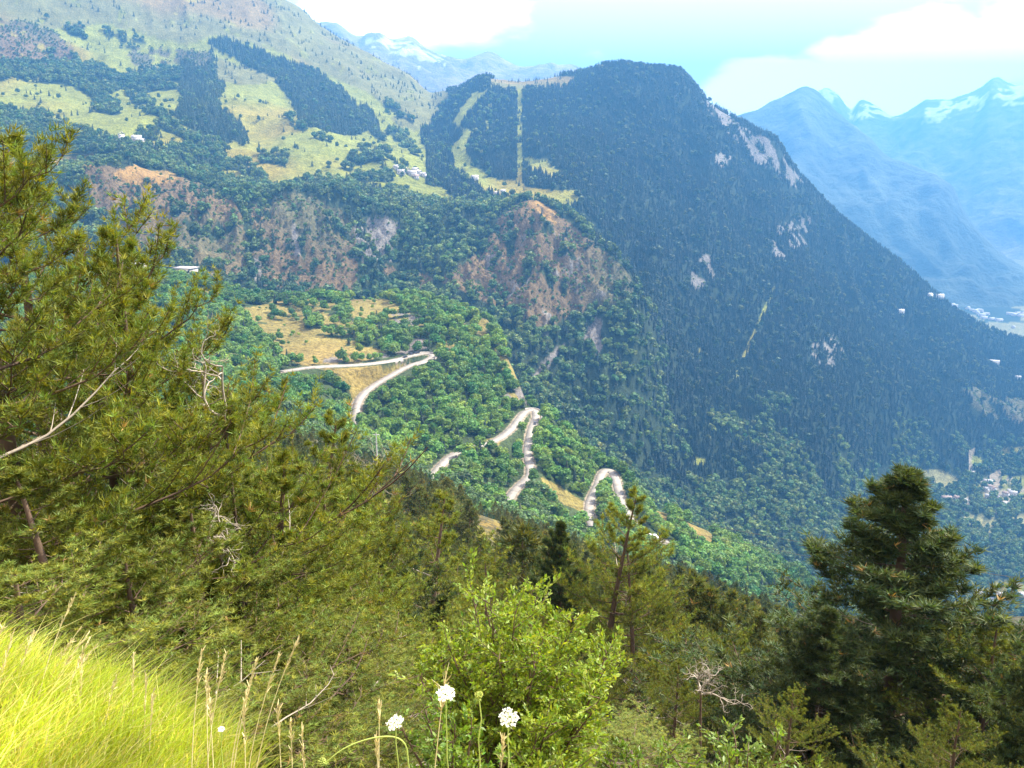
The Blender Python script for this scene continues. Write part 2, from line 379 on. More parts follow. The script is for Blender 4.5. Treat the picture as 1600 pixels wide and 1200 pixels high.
# meadows
paint(MEA, [(622, 282), (690, 284), (718, 311), (680, 313), (640, 302)], t0='cliffs')
paint(MEA, [(345, 255), (380, 262), (375, 275), (350, 268)], t0='cliffs')
paint(MEA, [(770, 124), (757, 142), (731, 170), (720, 192), (739, 200), (727, 225), (737, 252), (760, 268), (800, 276), (850, 290), (902, 292), (907, 312), (880, 318), (830, 304), (770, 298), (738, 284), (712, 265), (703, 240), (699, 221), (722, 210), (716, 200), (702, 190), (715, 165), (742, 140)], t0='cliffs')
paint(MEA, [(818, 240), (850, 243), (882, 266), (870, 272), (850, 263), (822, 258)], **S)
paint(ALP, [(762, 118), (885, 114), (900, 116), (885, 132), (800, 137), (770, 134)], exact=True, **S)
paint(MEA, [(808, 134), (816, 134), (815, 285), (807, 285)], exact=True, cover=.85, s=4, cell=12, **S)
paint(MEA, [(764, 140), (770, 140), (758, 235), (751, 235)], exact=True, cover=.55, s=5, cell=12, **S)
paint(MEA, [(755, 195), (782, 205), (775, 215), (752, 208)], cover=.6, s=6, **S)
# dark clumps inside the meadows (trees)
paint(CON, [(560, 160), (572, 162), (584, 178), (602, 216), (586, 212), (566, 186)], exact=True, **S)
paint(MIX, [(598, 150), (640, 180), (650, 200), (630, 195), (600, 168)], cover=.6, s=8, **S)
# brown cliffs and scrub of the left side
paint(SCR, [(120, 255), (215, 268), (300, 278), (372, 318), (386, 380), (392, 445), (330, 432), (300, 402), (200, 390), (150, 330)], cover=.80, s=10, t1='shelf')
paint(SCR, [(395, 312), (470, 300), (532, 328), (556, 360), (556, 455), (450, 458), (400, 440), (392, 362)], cover=.78, s=11, t1='shelf')
paint(ROC, [(552, 350), (600, 334), (632, 352), (630, 400), (565, 412)], cover=.72, s=12, t1='shelf')
paint(SCR, [(590, 410), (640, 420), (700, 440), (720, 470), (620, 470)], cover=.35, s=13, t1='shelf')
paint(DRY, [(205, 255), (260, 262), (290, 282), (215, 292), (180, 275)], t1='meadow')
paint(DRY, [(60, 240), (150, 240), (150, 258), (80, 262)], cover=.6, s=7, t1='meadow')
paint(ROC, [(455, 350), (462, 350), (470, 400), (460, 400)], exact=True, cover=.8, t1='shelf')
paint(ROC, [(396, 395), (406, 395), (410, 440), (398, 440)], exact=True, cover=.8, t1='shelf')
# rock hill
paint(SCR, [(782, 338), (830, 306), (882, 340), (922, 372), (962, 408), (994, 434), (985, 462), (930, 482), (900, 495), (850, 515), (800, 490), (760, 470), (690, 440), (745, 395)], cover=.78, s=14, t1='shelf')
paint(DRY, [(800, 322), (832, 306), (880, 338), (870, 350), (830, 330)], t1='shelf', cover=.6, s=63, cell=16)
paint(ROC, [(740, 400), (790, 370), (880, 360), (960, 420), (975, 455), (900, 470), (860, 520), (800, 500)], cover=.2, s=15, t1='shelf', cell=14)
paint(SCE, [(932, 495), (942, 498), (946, 545), (930, 556), (914, 530)], t0='gorge', t1='meadow')
paint(SCE, [(888, 533), (870, 560), (850, 582), (828, 612), (832, 588), (852, 560), (868, 545)], t0='gorge', t1='meadow', exact=True)
# pale rock on the dark mountain
paint(ROC, [(1092, 140), (1112, 150), (1160, 190), (1205, 215), (1248, 262), (1256, 288), (1225, 280), (1198, 262), (1150, 215), (1110, 175)], cover=.52, s=16, cell=16, **S)
paint(ROC, [(1125, 226), (1142, 238), (1132, 256), (1114, 246)], cover=.9, **S)
paint(ROC, [(1213, 352), (1240, 336), (1268, 332), (1268, 360), (1250, 385), (1225, 402), (1205, 388)], cover=.52, s=17, t0='cliffs', cell=16)
paint(ROC, [(1070, 402), (1116, 392), (1118, 430), (1096, 450), (1075, 440)], cover=.42, s=18, t0='cliffs', cell=16)
paint(ROC, [(1262, 532), (1300, 515), (1318, 545), (1300, 570), (1268, 560)], cover=.42, s=19, cell=11)
paint(SCR, [(1490, 600), (1560, 600), (1610, 620), (1610, 665), (1540, 650)], cover=.55, s=20, cell=24)
paint(MEA, [(1209, 440), (1214, 442), (1150, 590), (1142, 592)], exact=True, cover=.72, s=21, cell=14)
paint(MEA, [(1097, 460), (1101, 460), (1094, 600), (1089, 600)], exact=True, cover=.35, s=22, cell=14)
paint(MEA, [(1085, 710), (1105, 715), (1100, 728), (1086, 724)])
# spur
P = dict(t0='dip', t1='gorge')
paint(DRY, [(372, 484), (400, 478), (440, 464), (470, 480), (482, 512), (530, 534), (604, 552), (560, 566), (480, 568), (436, 560), (400, 520)], cover=.86, s=23, cell=16, **P)
paint(DRY, [(535, 472), (565, 464), (605, 468), (642, 490), (600, 498), (548, 496)], exact=True, **P)
paint(DRY, [(480, 470), (540, 470), (560, 545), (490, 530)], cover=.5, s=41, cell=14, **P)
paint(DRY, [(560, 500), (700, 490), (760, 520), (770, 600), (700, 560), (640, 520), (560, 530)], cover=.36, s=42, cell=16, **P)
paint(DRY, [(300, 445), (340, 450), (350, 470), (310, 465)], cover=.7, s=43, cell=12, **P)
paint(DRY, [(500, 500), (560, 500), (560, 530), (500, 520)], cover=.5, s=24, cell=14, **P)
paint(DRY, [(720, 470), (765, 498), (805, 580), (826, 632), (795, 628), (775, 560), (748, 510)], cover=.62, s=25, cell=14, **P)
paint(ROC, [(612, 492), (640, 490), (660, 500), (648, 512), (620, 508)], cover=.7, s=26, cell=9, **P)
paint(DRY, [(498, 576), (560, 574), (640, 566), (604, 588), (570, 608), (552, 636), (547, 612), (526, 584)], exact=True, **P)
paint(SCE, [(505, 560), (560, 556), (640, 545), (640, 528), (668, 530), (668, 545), (620, 556), (505, 567)], exact=True, cover=.7, s=27, cell=9, **P)
paint(SCE, [(780, 600), (822, 600), (830, 632), (792, 632)], cover=.75, s=28, cell=9, exact=True, **P)
paint(DRY, [(740, 690), (790, 680), (800, 672), (775, 700), (735, 705)], exact=True, **P)
paint(DRY, [(843, 744), (872, 758), (912, 784), (916, 802), (880, 788), (850, 758)], exact=True, **P)
paint(DRY, [(1015, 788), (1035, 792), (1048, 812), (1040, 820), (1028, 806)], exact=True, **P)
paint(DRY, [(1070, 812), (1090, 816), (1116, 838), (1116, 850), (1090, 840)], exact=True, **P)
paint(DRY, [(806, 756), (828, 748), (820, 756), (800, 772)], exact=True, **P)
paint(DRY, [(718, 796), (768, 806), (796, 834), (800, 850), (770, 850), (735, 826)], t0='slope60', t1='dip', cover=.66, s=29, cell=4)
paint(SCR, [(722, 800), (770, 812), (812, 862), (806, 880), (770, 870), (735, 830)], t0='slope60', t1='dip', cover=.5, s=39, cell=3)
paint(SCR, [(738, 826), (800, 846), (812, 872), (790, 876), (750, 850)], t0='slope60', t1='dip', cover=.55, s=30, cell=4)
paint(DRY, [(640, 780), (664, 790), (660, 800), (640, 792)], t0='slope60', t1='dip')
# valley floor and village
V = dict(t0='gorge', t1='cliffs')
paint(FLD, [(1432, 734), (1470, 734), (1500, 750), (1500, 764), (1462, 764), (1440, 752)], exact=True, **V)
paint(FLD, [(1468, 778), (1500, 778), (1505, 790), (1470, 792)], exact=True, **V)
paint(FLD, [(1500, 806), (1550, 806), (1560, 828), (1520, 832)], **V)
paint(FLD, [(1580, 806), (1640, 812), (1640, 836), (1590, 830)], **V)
paint(MEA, [(1518, 712), (1530, 716), (1532, 734), (1520, 736)], **V)
paint(BAR, [(1512, 705), (1526, 699), (1520, 712), (1518, 735), (1528, 738), (1512, 740)], exact=True, **V)
paint(BAR, [(1532, 752), (1562, 732), (1568, 736), (1545, 762), (1575, 775), (1560, 790), (1532, 772)], exact=True, cover=.8, s=31, cell=12, **V)
paint(MEA, [(1560, 700), (1640, 690), (1640, 700), (1560, 710)], **V)
paint(DRY, [(1560, 914), (1620, 912), (1620, 926), (1580, 924)], exact=True, **V)
paint(FLD, [(1545, 934), (1585, 934), (1590, 942), (1550, 942)], exact=True, **V)
paint(BAR, [(1522, 748), (1566, 738), (1612, 756), (1612, 790), (1540, 792)], cover=.42, s=70, cell=16, **V)
paint(MEA, [(1515, 740), (1612, 742), (1612, 795), (1530, 796)], cover=.40, s=71, cell=20, **V)
paint(BAR, [(1462, 782), (1525, 778), (1522, 796), (1465, 796)], cover=.62, s=72, cell=14, **V)
paint(MEA, [(1478, 918), (1640, 912), (1640, 944), (1490, 944)], cover=.62, s=73, cell=14, **V)
paint(FLD, [(1500, 495), (1620, 500), (1640, 530), (1560, 520)], t0='skyline', t1='valleyback')
CLS[RD < 4.0] = BAR
for (px_, py_) in ((1480, 785),):
    pass
BASE = np.zeros((13, 3))
BASE[CON] = (.022, .034, .016); BASE[BRO] = (.045, .065, .022); BASE[MIX] = (.028, .042, .018)
BASE[MEA] = (.20, .180, .035); BASE[DRY] = (.23, .155, .05); BASE[ALP] = (.165, .135, .052)
BASE[SCR] = (.120, .092, .050); BASE[ROC] = (.165, .150, .128); BASE[SCE] = (.17, .15, .13)
BASE[FLD] = (.20, .19, .08); BASE[PIN] = (.085, .075, .035); BASE[BAR] = (.24, .20, .14)
col = BASE[CLS]
n1 = fbm(GX / 60, GY / 60, 81, 4)[..., None]; n2 = fbm(GX / 9, GY / 9, 82, 3)[..., None]; n3 = fbm(GX / 240, GY / 240, 83, 3)[..., None]
col = col * (.62 + .38 * 2 * (.55 * n1 + .45 * n2))
opn = np.isin(CLS, (MEA, DRY, ALP, SCR))[..., None]
tint = np.array((1.08, .98, .86)) * sstep(.45, .68, n3) + np.array((.84, 1.02, .88)) * (1 - sstep(.45, .68, n3))
col = np.where(opn, col * tint, col)
near = (GR < 5)[..., None]
col = np.where(near, np.array((.30, .27, .10)) * (.6 + .8 * n2), col)

# ---------------------------------------------------------------- mesh helpers
def make_mesh(name, V, Fs, col=None, smooth=False):
    """V (n,3); Fs (m,3) or (m,4) int array; col (n,3) optional vertex colour"""
    V = np.asarray(V, np.float32); Fs = np.asarray(Fs, np.int32)
    me = bpy.data.meshes.new(name)
    me.vertices.add(len(V)); me.vertices.foreach_set('co', V.ravel())
    k = Fs.shape[1]
    me.loops.add(Fs.size); me.loops.foreach_set('vertex_index', Fs.ravel())
    me.polygons.add(len(Fs)); me.polygons.foreach_set('loop_start', np.arange(0, Fs.size, k, dtype=np.int32))
    if smooth: me.polygons.foreach_set('use_smooth', np.ones(len(Fs), bool))
    if col is not None:
        at = me.attributes.new('tint', 'FLOAT_COLOR', 'POINT')
        c = np.ones((len(V), 4), np.float32); c[:, :3] = col
        at.data.foreach_set('color', c.ravel())
    me.update(calc_edges=True)
    return me
def link(name, data, parent=None, mat=None, **props):
    o = bpy.data.objects.new(name, data); scn.collection.objects.link(o)
    if parent is not None: o.parent = parent
    if mat is not None and data is not None and not data.materials: data.materials.append(mat)
    for k_, v_ in props.items(): o[k_] = v_
    return o
def grid_faces(nr, na):
    i = np.arange(nr - 1)[:, None] * na + np.arange(na - 1)[None, :]
    return np.stack([i, i + 1, i + 1 + na, i + na], -1).reshape(-1, 4)

# ---------------------------------------------------------------- materials
def nodes(m):
    m.use_nodes = True; t = m.node_tree; t.nodes.clear(); return t
def ground_material(name, bump=.8, scale=(.35, .06), vary=.6, dist=2.6):
    m = bpy.data.materials.new(name); t = nodes(m); N = t.nodes.new; L = t.links.new
    at = N('ShaderNodeAttribute'); at.attribute_name = 'tint'
    tc = N('ShaderNodeTexCoord')
    a = N('ShaderNodeTexNoise'); a.inputs['Scale'].default_value = scale[0]; a.inputs['Detail'].default_value = 8; a.inputs['Roughness'].default_value = .65
    b = N('ShaderNodeTexNoise'); b.inputs['Scale'].default_value = scale[1]; b.inputs['Detail'].default_value = 6; b.inputs['Roughness'].default_value = .6
    L(tc.outputs['Object'], a.inputs['Vector']); L(tc.outputs['Object'], b.inputs['Vector'])
    mr = N('ShaderNodeMapRange'); L(a.outputs[0], mr.inputs[0]); mr.inputs[1].default_value = .3; mr.inputs[2].default_value = .7; mr.inputs[3].default_value = 1 - vary; mr.inputs[4].default_value = 1 + vary
    mr2 = N('ShaderNodeMapRange'); L(b.outputs[0], mr2.inputs[0]); mr2.inputs[1].default_value = .3; mr2.inputs[2].default_value = .7; mr2.inputs[3].default_value = .78; mr2.inputs[4].default_value = 1.22
    mu = N('ShaderNodeMath'); mu.operation = 'MULTIPLY'; L(mr.outputs[0], mu.inputs[0]); L(mr2.outputs[0], mu.inputs[1])
    vm = N('ShaderNodeVectorMath'); vm.operation = 'SCALE'; L(at.outputs['Color'], vm.inputs[0]); L(mu.outputs[0], vm.inputs['Scale'])
    bs = N('ShaderNodeBsdfPrincipled'); bs.inputs['Roughness'].default_value = .95; bs.inputs['Specular IOR Level'].default_value = .15
    L(vm.outputs[0], bs.inputs['Base Color'])
    bp = N('ShaderNodeBump'); bp.inputs['Strength'].default_value = bump; bp.inputs['Distance'].default_value = dist
    c3 = N('ShaderNodeTexNoise'); c3.noise_type = 'RIDGED_MULTIFRACTAL'; c3.inputs['Scale'].default_value = scale[0] * .3; c3.inputs['Detail'].default_value = 5
    L(tc.outputs['Object'], c3.inputs['Vector'])
    ad = N('ShaderNodeMath'); ad.operation = 'MULTIPLY_ADD'; L(c3.outputs[0], ad.inputs[0]); ad.inputs[1].default_value = .55; L(a.outputs[0], ad.inputs[2])
    L(ad.outputs[0], bp.inputs['Height']); L(bp.outputs[0], bs.inputs['Normal'])
    o = N('ShaderNodeOutputMaterial'); L(bs.outputs[0], o.inputs[0])
    return m
def leaf_material(name, trans=.3, inst=False, rough=.6, gain=1.0, spec=.3):
    m = bpy.data.materials.new(name); t = nodes(m); N = t.nodes.new; L = t.links.new
    at = N('ShaderNodeAttribute'); at.attribute_name = 'tint'
    if inst:
        ai = N('ShaderNodeAttribute'); ai.attribute_name = 'hue'; ai.attribute_type = 'INSTANCER'
        v = N('ShaderNodeVectorMath'); v.operation = 'MULTIPLY'; L(at.outputs['Color'], v.inputs[0]); L(ai.outputs['Vector'], v.inputs[1])
        c = v.outputs[0]
    else:
        oi = N('ShaderNodeObjectInfo')
        mr = N('ShaderNodeMapRange'); L(oi.outputs['Random'], mr.inputs[0]); mr.inputs[3].default_value = .82; mr.inputs[4].default_value = 1.18
        v = N('ShaderNodeVectorMath'); v.operation = 'SCALE'; L(at.outputs['Color'], v.inputs[0]); L(mr.outputs[0], v.inputs['Scale'])
        c = v.outputs[0]
    if gain != 1.0:
        v2 = N('ShaderNodeVectorMath'); v2.operation = 'SCALE'; L(c, v2.inputs[0]); v2.inputs['Scale'].default_value = gain; c = v2.outputs[0]
    bs = N('ShaderNodeBsdfPrincipled'); bs.inputs['Roughness'].default_value = rough; bs.inputs['Specular IOR Level'].default_value = spec
    tr = N('ShaderNodeBsdfTranslucent'); mx = N('ShaderNodeMixShader'); mx.inputs[0].default_value = trans
    tv = N('ShaderNodeVectorMath'); tv.operation = 'MULTIPLY'; L(c, tv.inputs[0]); tv.inputs[1].default_value = (1.5, 1.35, .5)
    L(c, bs.inputs['Base Color']); L(tv.outputs[0], tr.inputs[0]); L(bs.outputs[0], mx.inputs[1]); L(tr.outputs[0], mx.inputs[2])
    o = N('ShaderNodeOutputMaterial'); L(mx.outputs[0], o.inputs[0])
    return m
def plain(name, c, rough=.8, noise=.25, scale=2.0, spec=.3):
    m = bpy.data.materials.new(name); t = nodes(m); N = t.nodes.new; L = t.links.new
    tc = N('ShaderNodeTexCoord'); a = N('ShaderNodeTexNoise'); a.inputs['Scale'].default_value = scale; a.inputs['Detail'].default_value = 6
    L(tc.outputs['Object'], a.inputs['Vector'])
    mr = N('ShaderNodeMapRange'); L(a.outputs[0], mr.inputs[0]); mr.inputs[1].default_value = .3; mr.inputs[2].default_value = .7; mr.inputs[3].default_value = 1 - noise; mr.inputs[4].default_value = 1 + noise
    v = N('ShaderNodeVectorMath'); v.operation = 'SCALE'; v.inputs[0].default_value = c; L(mr.outputs[0], v.inputs['Scale'])
    bs = N('ShaderNodeBsdfPrincipled'); bs.inputs['Roughness'].default_value = rough; bs.inputs['Specular IOR Level'].default_value = spec
    L(v.outputs[0], bs.inputs['Base Color'])
    bp = N('ShaderNodeBump'); bp.inputs['Strength'].default_value = .3; L(a.outputs[0], bp.inputs['Height']); L(bp.outputs[0], bs.inputs['Normal'])
    o = N('ShaderNodeOutputMaterial'); L(bs.outputs[0], o.inputs[0])
    return m
M_ground = ground_material('ground')
M_far = ground_material('far_rock', bump=.9, scale=(.014, .003), vary=.35, dist=45.0)
M_needle = leaf_material('pine_needles', .30)
M_leaf = leaf_material('bright_leaves', .42, rough=.45, spec=.4)
M_grass = leaf_material('grass', .45, rough=.5)
M_tree = leaf_material('tree_crowns', .22)
M_treei = leaf_material('forest_crowns', .22, inst=True)
M_bark = plain('pine_bark', (.13, .085, .055), noise=.45, scale=9)
M_dead = plain('bleached_wood', (.36, .31, .24), noise=.3, scale=12)
M_trunk = plain('tree_bark', (.13, .10, .075), noise=.3)
M_road = plain('road_asphalt', (.29, .262, .222), noise=.20, scale=.25)
M_wall = plain('retaining_masonry', (.40, .36, .31), noise=.25, scale=.4)
M_white = plain('white_render', (.60, .57, .53), noise=.08)
M_roof = plain('pale_roof', (.42, .40, .38), noise=.15, scale=.6)
M_roofd = plain('brown_roof', (.30, .22, .18), noise=.2, scale=.6)
M_glass = plain('dark_glass', (.03, .035, .04), rough=.15, noise=0, spec=.6)
M_carw = plain('white_paint', (.8, .8, .8), rough=.3, noise=0, spec=.5)
M_card = plain('dark_paint', (.05, .05, .06), rough=.3, noise=0, spec=.5)
M_tyre = plain('tyre_rubber', (.02, .02, .02), noise=0)
M_metal = plain('galvanised_metal', (.55, .55, .54), rough=.5, noise=.1)
M_cable = plain('cable', (.12, .12, .11), rough=.5, noise=0)

# ---------------------------------------------------------------- ground sheet
co = np.stack([GX, GY, GZ], -1).reshape(-1, 3)
me = make_mesh('terrain', co, grid_faces(NR, NA), col.reshape(-1, 3), smooth=True)
link('terrain', me, mat=M_ground, kind='structure')

# ---------------------------------------------------------------- far mountains
def far_mountain(name, lines, seed, amp, base, snow=None, na=360, az0=-42, az1=42, lam=500):
    az = np.linspace(R(az0), R(az1), na)
    gr, gz, ga, gt = grid_from_lines(lines, az)
    x = gr * np.sin(az); y = gr * np.cos(az)
    n = ridged(x / lam, y / lam, seed, 6, .56) - .62
    e = (np.minimum(sstep(0, .35, gt), 1.0))[:, None]
    top = (1 - .75 * sstep(len(lines) - 2.6, len(lines) - 2.05, gt))[:, None]
    z = gz + n * amp * e * top * 2
    px, py = project(x, y, z)
    c = np.ones(x.shape + (3,)) * np.array(base) * (.6 + .8 * fbm(x / (lam * .4), y / (lam * .4), seed + 3, 4)[..., None])
    if snow is not None:
        s = np.zeros(x.shape, bool)
        for poly in snow:
            ins = np.zeros(x.shape, bool)
            jx_ = (fbm(x / 90, y / 90, seed + 5, 4) - .5) * 40; jy_ = (fbm(x / 90, y / 90, seed + 9, 4) - .5) * 30
            X, Y = px + jx_, py + jy_
            poly = np.array(poly, float)
            for a, b in zip(poly, np.roll(poly, -1, 0)):
                if a[1] == b[1]: continue
                ins ^= ((a[1] > Y) != (b[1] > Y)) & (X < (b[0] - a[0]) * (Y - a[1]) / (b[1] - a[1]) + a[0])
            s |= ins
        s &= (fbm(x / 60, y / 60, seed + 11, 3) > .36)
        c[s] = (.62, .64, .66)
    me = make_mesh(name, np.stack([x, y, z], -1).reshape(-1, 3), grid_faces(*x.shape), c.reshape(-1, 3), smooth=True)
    return link(name, me, mat=M_far, kind='structure')
far_mountain('mountain', [
 ('b', 60, 0, [(900, Z, 4300, -630), (1200, Z, 3700, -625), (1400, Z, 3750, -625), (1600, Z, 3950, -625), (2000, Z, 4000, -625)]),
 ('m', 60, 0, [(900, 330, 4700), (1200, 330, 4300), (1330, 340, 4300), (1450, 400, 4200), (1560, 435, 4230), (1640, 450, 4250), (2000, 460, 4300)]),
 ('t', 8, 0, [(900, 300, 5200), (1100, 212, 5200), (1165, 178, 5200), (1180, 174, 5200), (1210, 158, 5250), (1235, 146, 5300), (1255, 138, 5300), (1272, 143, 5300), (1290, 156, 5300), (1310, 176, 5250), (1337, 196, 5100), (1360, 215, 5000), (1390, 246, 4900), (1440, 264, 4800), (1470, 276, 4700), (1488, 290, 4700), (1505, 328, 4650), (1537, 370, 4600), (1586, 412, 4500), (1650, 435, 4450), (2000, 440, 4500)]),
 ('k', 1, 0, [(900, Z, 5900, -300), (1250, Z, 6000, -300), (1600, Z, 5000, -630), (2000, Z, 5000, -630)]),
], 101, 95, (.10, .12, .085), az0=5, az1=42, na=260, lam=420)
far_mountain('mountain', [
 ('b', 60, 0, [(900, Z, 6400, -640), (1600, Z, 5600, -640), (2000, Z, 5400, -640)]),
 ('m', 70, 0, [(900, 260, 7600), (1250, 260, 7500), (1400, 262, 7200), (1500, 300, 6800), (1600, 290, 6500), (2000, 280, 6400)]),
 ('t', 8, 0, [(900, 230, 9000), (1200, 190, 9000), (1270, 150, 8800), (1290, 138, 8800), (1310, 150, 8800), (1330, 172, 8800), (1345, 158, 8800), (1370, 168, 8800), (1395, 184, 8700), (1430, 166, 8600), (1450, 152, 8500), (1480, 152, 8400), (1510, 146, 8300), (1530, 138, 8300), (1555, 123, 8200), (1575, 132, 8200), (1590, 134, 8200), (1640, 118, 8200), (2000, 100, 8200)]),
 ('k', 1, 0, [(900, Z, 10000, -300), (2000, Z, 9500, -300)]),
], 131, 130, (.17, .16, .15), snow=[[(1268, 134), (1300, 134), (1306, 158), (1275, 156)], [(1328, 160), (1390, 172), (1400, 180), (1352, 190), (1330, 180)], [(1450, 180), (1480, 158), (1520, 152), (1600, 130), (1640, 120), (1640, 150), (1560, 160), (1500, 172), (1455, 194)]], az0=5, az1=42, na=300, lam=700)
far_mountain('mountain', [
 ('b', 40, 0, [(300, Z, 4300, -300), (700, Z, 4300, -300), (1100, Z, 4600, -500)]),
 ('m', 60, 0, [(300, 150, 5600), (560, 120, 5600), (700, 135, 5600), (900, 150, 5600), (1100, 200, 5600)]),
 ('t', 8, 0, [(300, 30, 6800), (520, 40, 6800), (560, 62, 6800), (590, 57, 6800), (615, 66, 6800), (640, 62, 6800), (665, 80, 6800), (690, 94, 6800), (720, 100, 6700), (745, 92, 6700), (765, 86, 6700), (790, 98, 6700), (815, 107, 6700), (850, 105, 6700), (880, 106, 6700), (905, 112, 6700), (940, 125, 6700), (1100, 220, 6700)]),
 ('k', 1, 0, [(300, Z, 8000, 0), (1100, Z, 8000, 0)]),
], 151, 120, (.27, .22, .18), snow=[[(560, 58), (640, 62), (700, 98), (660, 96), (600, 78)]], az0=-25, az1=12, na=240, lam=650)

# ---------------------------------------------------------------- tree models (unit height, base at the origin)
def rvec(n):
    v = rng.normal(size=(n, 3)); return v / np.linalg.norm(v, axis=1, keepdims=True)
def unit(v): return v / (np.linalg.norm(v, axis=-1, keepdims=True) + 1e-9)
def quads(P, Nrm, S, asp=1.0, up=None):
    """one leaf-clump quad per point: centre P, facing Nrm, half size S"""
    n = len(P)
    a = unit(np.cross(Nrm, rvec(n) if up is None else up)); b = np.cross(Nrm, a)
    a = a * (S * asp)[:, None]; b = b * S[:, None]
    k = rng.uniform(.6, 1.25, (n, 4, 1))
    V = np.stack([P + a * k[:, 0], P + b * k[:, 1], P - a * k[:, 2], P - b * k[:, 3]], 1).reshape(-1, 3)
    return V, np.arange(4 * n).reshape(-1, 4)
def to_tris(Q): return np.concatenate([Q[:, [0, 1, 2]], Q[:, [0, 2, 3]]])
def tube(pts, rad, k=5):
    pts = np.asarray(pts, float); n = len(pts)
    d = np.gradient(pts, axis=0); d = unit(d)
    ref = np.array((.31, .17, .93)); a = unit(np.cross(d, ref)); b = np.cross(d, a)
    th = np.arange(k) * 2 * math.pi / k
    V = (pts[:, None] + (a[:, None] * np.cos(th)[None, :, None] + b[:, None] * np.sin(th)[None, :, None]) * np.asarray(rad)[:, None, None]).reshape(-1, 3)
    i = (np.arange(n - 1)[:, None] * k + np.arange(k)[None, :]); j = (np.arange(n - 1)[:, None] * k + (np.arange(k)[None, :] + 1) % k)
    Fq = np.stack([i, j, j + k, i + k], -1).reshape(-1, 4)
    return V, to_tris(Fq)
def join(parts):
    V, Fs, C, o = [], [], [], 0
    for p in parts:
        V.append(p[0]); Fs.append(p[1] + o); o += len(p[0])
        C.append(p[2] if len(p) > 2 else np.ones((len(p[0]), 3)))
    return np.concatenate(V), np.concatenate(Fs), np.concatenate(C)
def face_cols(n, base, var, k=4):
    base = np.array(base)
    f = rng.uniform(1 - var, 1 + var, (n, 1)); w_ = rng.uniform(-1, 1, (n, 1))
    c = base * f * (1 + w_ * np.array((.16, .0, -.12)))
    return np.repeat(np.clip(c, .004, 1), k, 0)

def broad_crown(n=300, size=.075, base=(.06, .105, .028), lobes=8, wide=.42, low=.16):
    c = []
    for i in range(lobes):
        t = rng.uniform(0, 1); an = rng.uniform(0, 6.28); r_ = wide * .55 * rng.uniform(.2, 1) * (1 - .5 * t)
        c.append((math.cos(an) * r_, math.sin(an) * r_, low + .22 + t * (.60 - low), rng.uniform(.17, .28)))
    c.append((0, 0, .55, .30)); c = np.array(c)
    k = rng.integers(0, len(c), n)
    d = rvec(n); d[:, 2] = np.abs(d[:, 2]) * .9 - .25 * rng.random(n); d = unit(d)
    P = c[k, :3] + d * (c[k, 3] * rng.uniform(.72, 1.05, n))[:, None]
    P[:, 2] = np.clip(P[:, 2], .05, 1.0)
    V, Q = quads(P, unit(d + .75 * rvec(n)), rng.uniform(.6, 1.3, n) * size)
    col = face_cols(n, base, .38)
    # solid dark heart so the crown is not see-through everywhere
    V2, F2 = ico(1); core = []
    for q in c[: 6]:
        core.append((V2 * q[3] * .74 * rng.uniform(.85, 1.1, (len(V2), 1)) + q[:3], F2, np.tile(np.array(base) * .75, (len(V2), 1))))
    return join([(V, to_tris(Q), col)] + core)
def ico(s):
    import bmesh
    b = bmesh.new(); bmesh.ops.create_icosphere(b, subdivisions=s, radius=1)
    V = np.array([v.co[:] for v in b.verts]); Fc = np.array([[v.index for v in f.verts] for f in b.faces]); b.free()
    return V, Fc
def conifer_crown(n=220, base=(.038, .062, .030), rad=.17, size=.05, low=.08, droop=.35):
    t = rng.random(n) ** 1.25; an = rng.uniform(0, 6.28, n)
    tier = np.floor(t * 11) / 11 + rng.uniform(-.015, .015, n)
    rr = rad * (1 - t) ** .85 * rng.uniform(.35, 1.08, n) * (1 + .18 * np.sin(an * 3 + t * 9))
    P = np.stack([np.cos(an) * rr, np.sin(an) * rr, low + tier * (.98 - low) - rr * droop * .5], 1)
    out = np.stack([np.cos(an), np.sin(an), np.full(n, .75)], 1)
    V, Q = quads(P, unit(out + .5 * rvec(n)), rng.uniform(.7, 1.3, n) * size * (1.15 - .6 * t))
    k = 7; ths = np.arange(k) * 2 * math.pi / k
    cone = [];
    for (z0, z1, r0) in ((low, .45, rad * .72), (.33, .75, rad * .50), (.62, 1.0, rad * .30)):
        ring = np.stack([np.cos(ths) * r0 * rng.uniform(.8, 1.2, k), np.sin(ths) * r0 * rng.uniform(.8, 1.2, k), np.full(k, z0)], 1)
        Vc = np.concatenate([ring, [[0, 0, z1]]]); Fc = np.array([[i, (i + 1) % k, k] for i in range(k)])
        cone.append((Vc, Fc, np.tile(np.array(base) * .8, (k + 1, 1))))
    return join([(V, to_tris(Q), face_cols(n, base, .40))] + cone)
def trunk_mesh(h=.9, r=.018):
    z = np.linspace(0, h, 5); p = np.stack([np.cumsum(rng.normal(0, .006, 5)), np.cumsum(rng.normal(0, .006, 5)), z - .04], 1)
    V, T = tube(p, r * (1 - .8 * z / h), 5); return V, T, np.ones((len(V), 3))

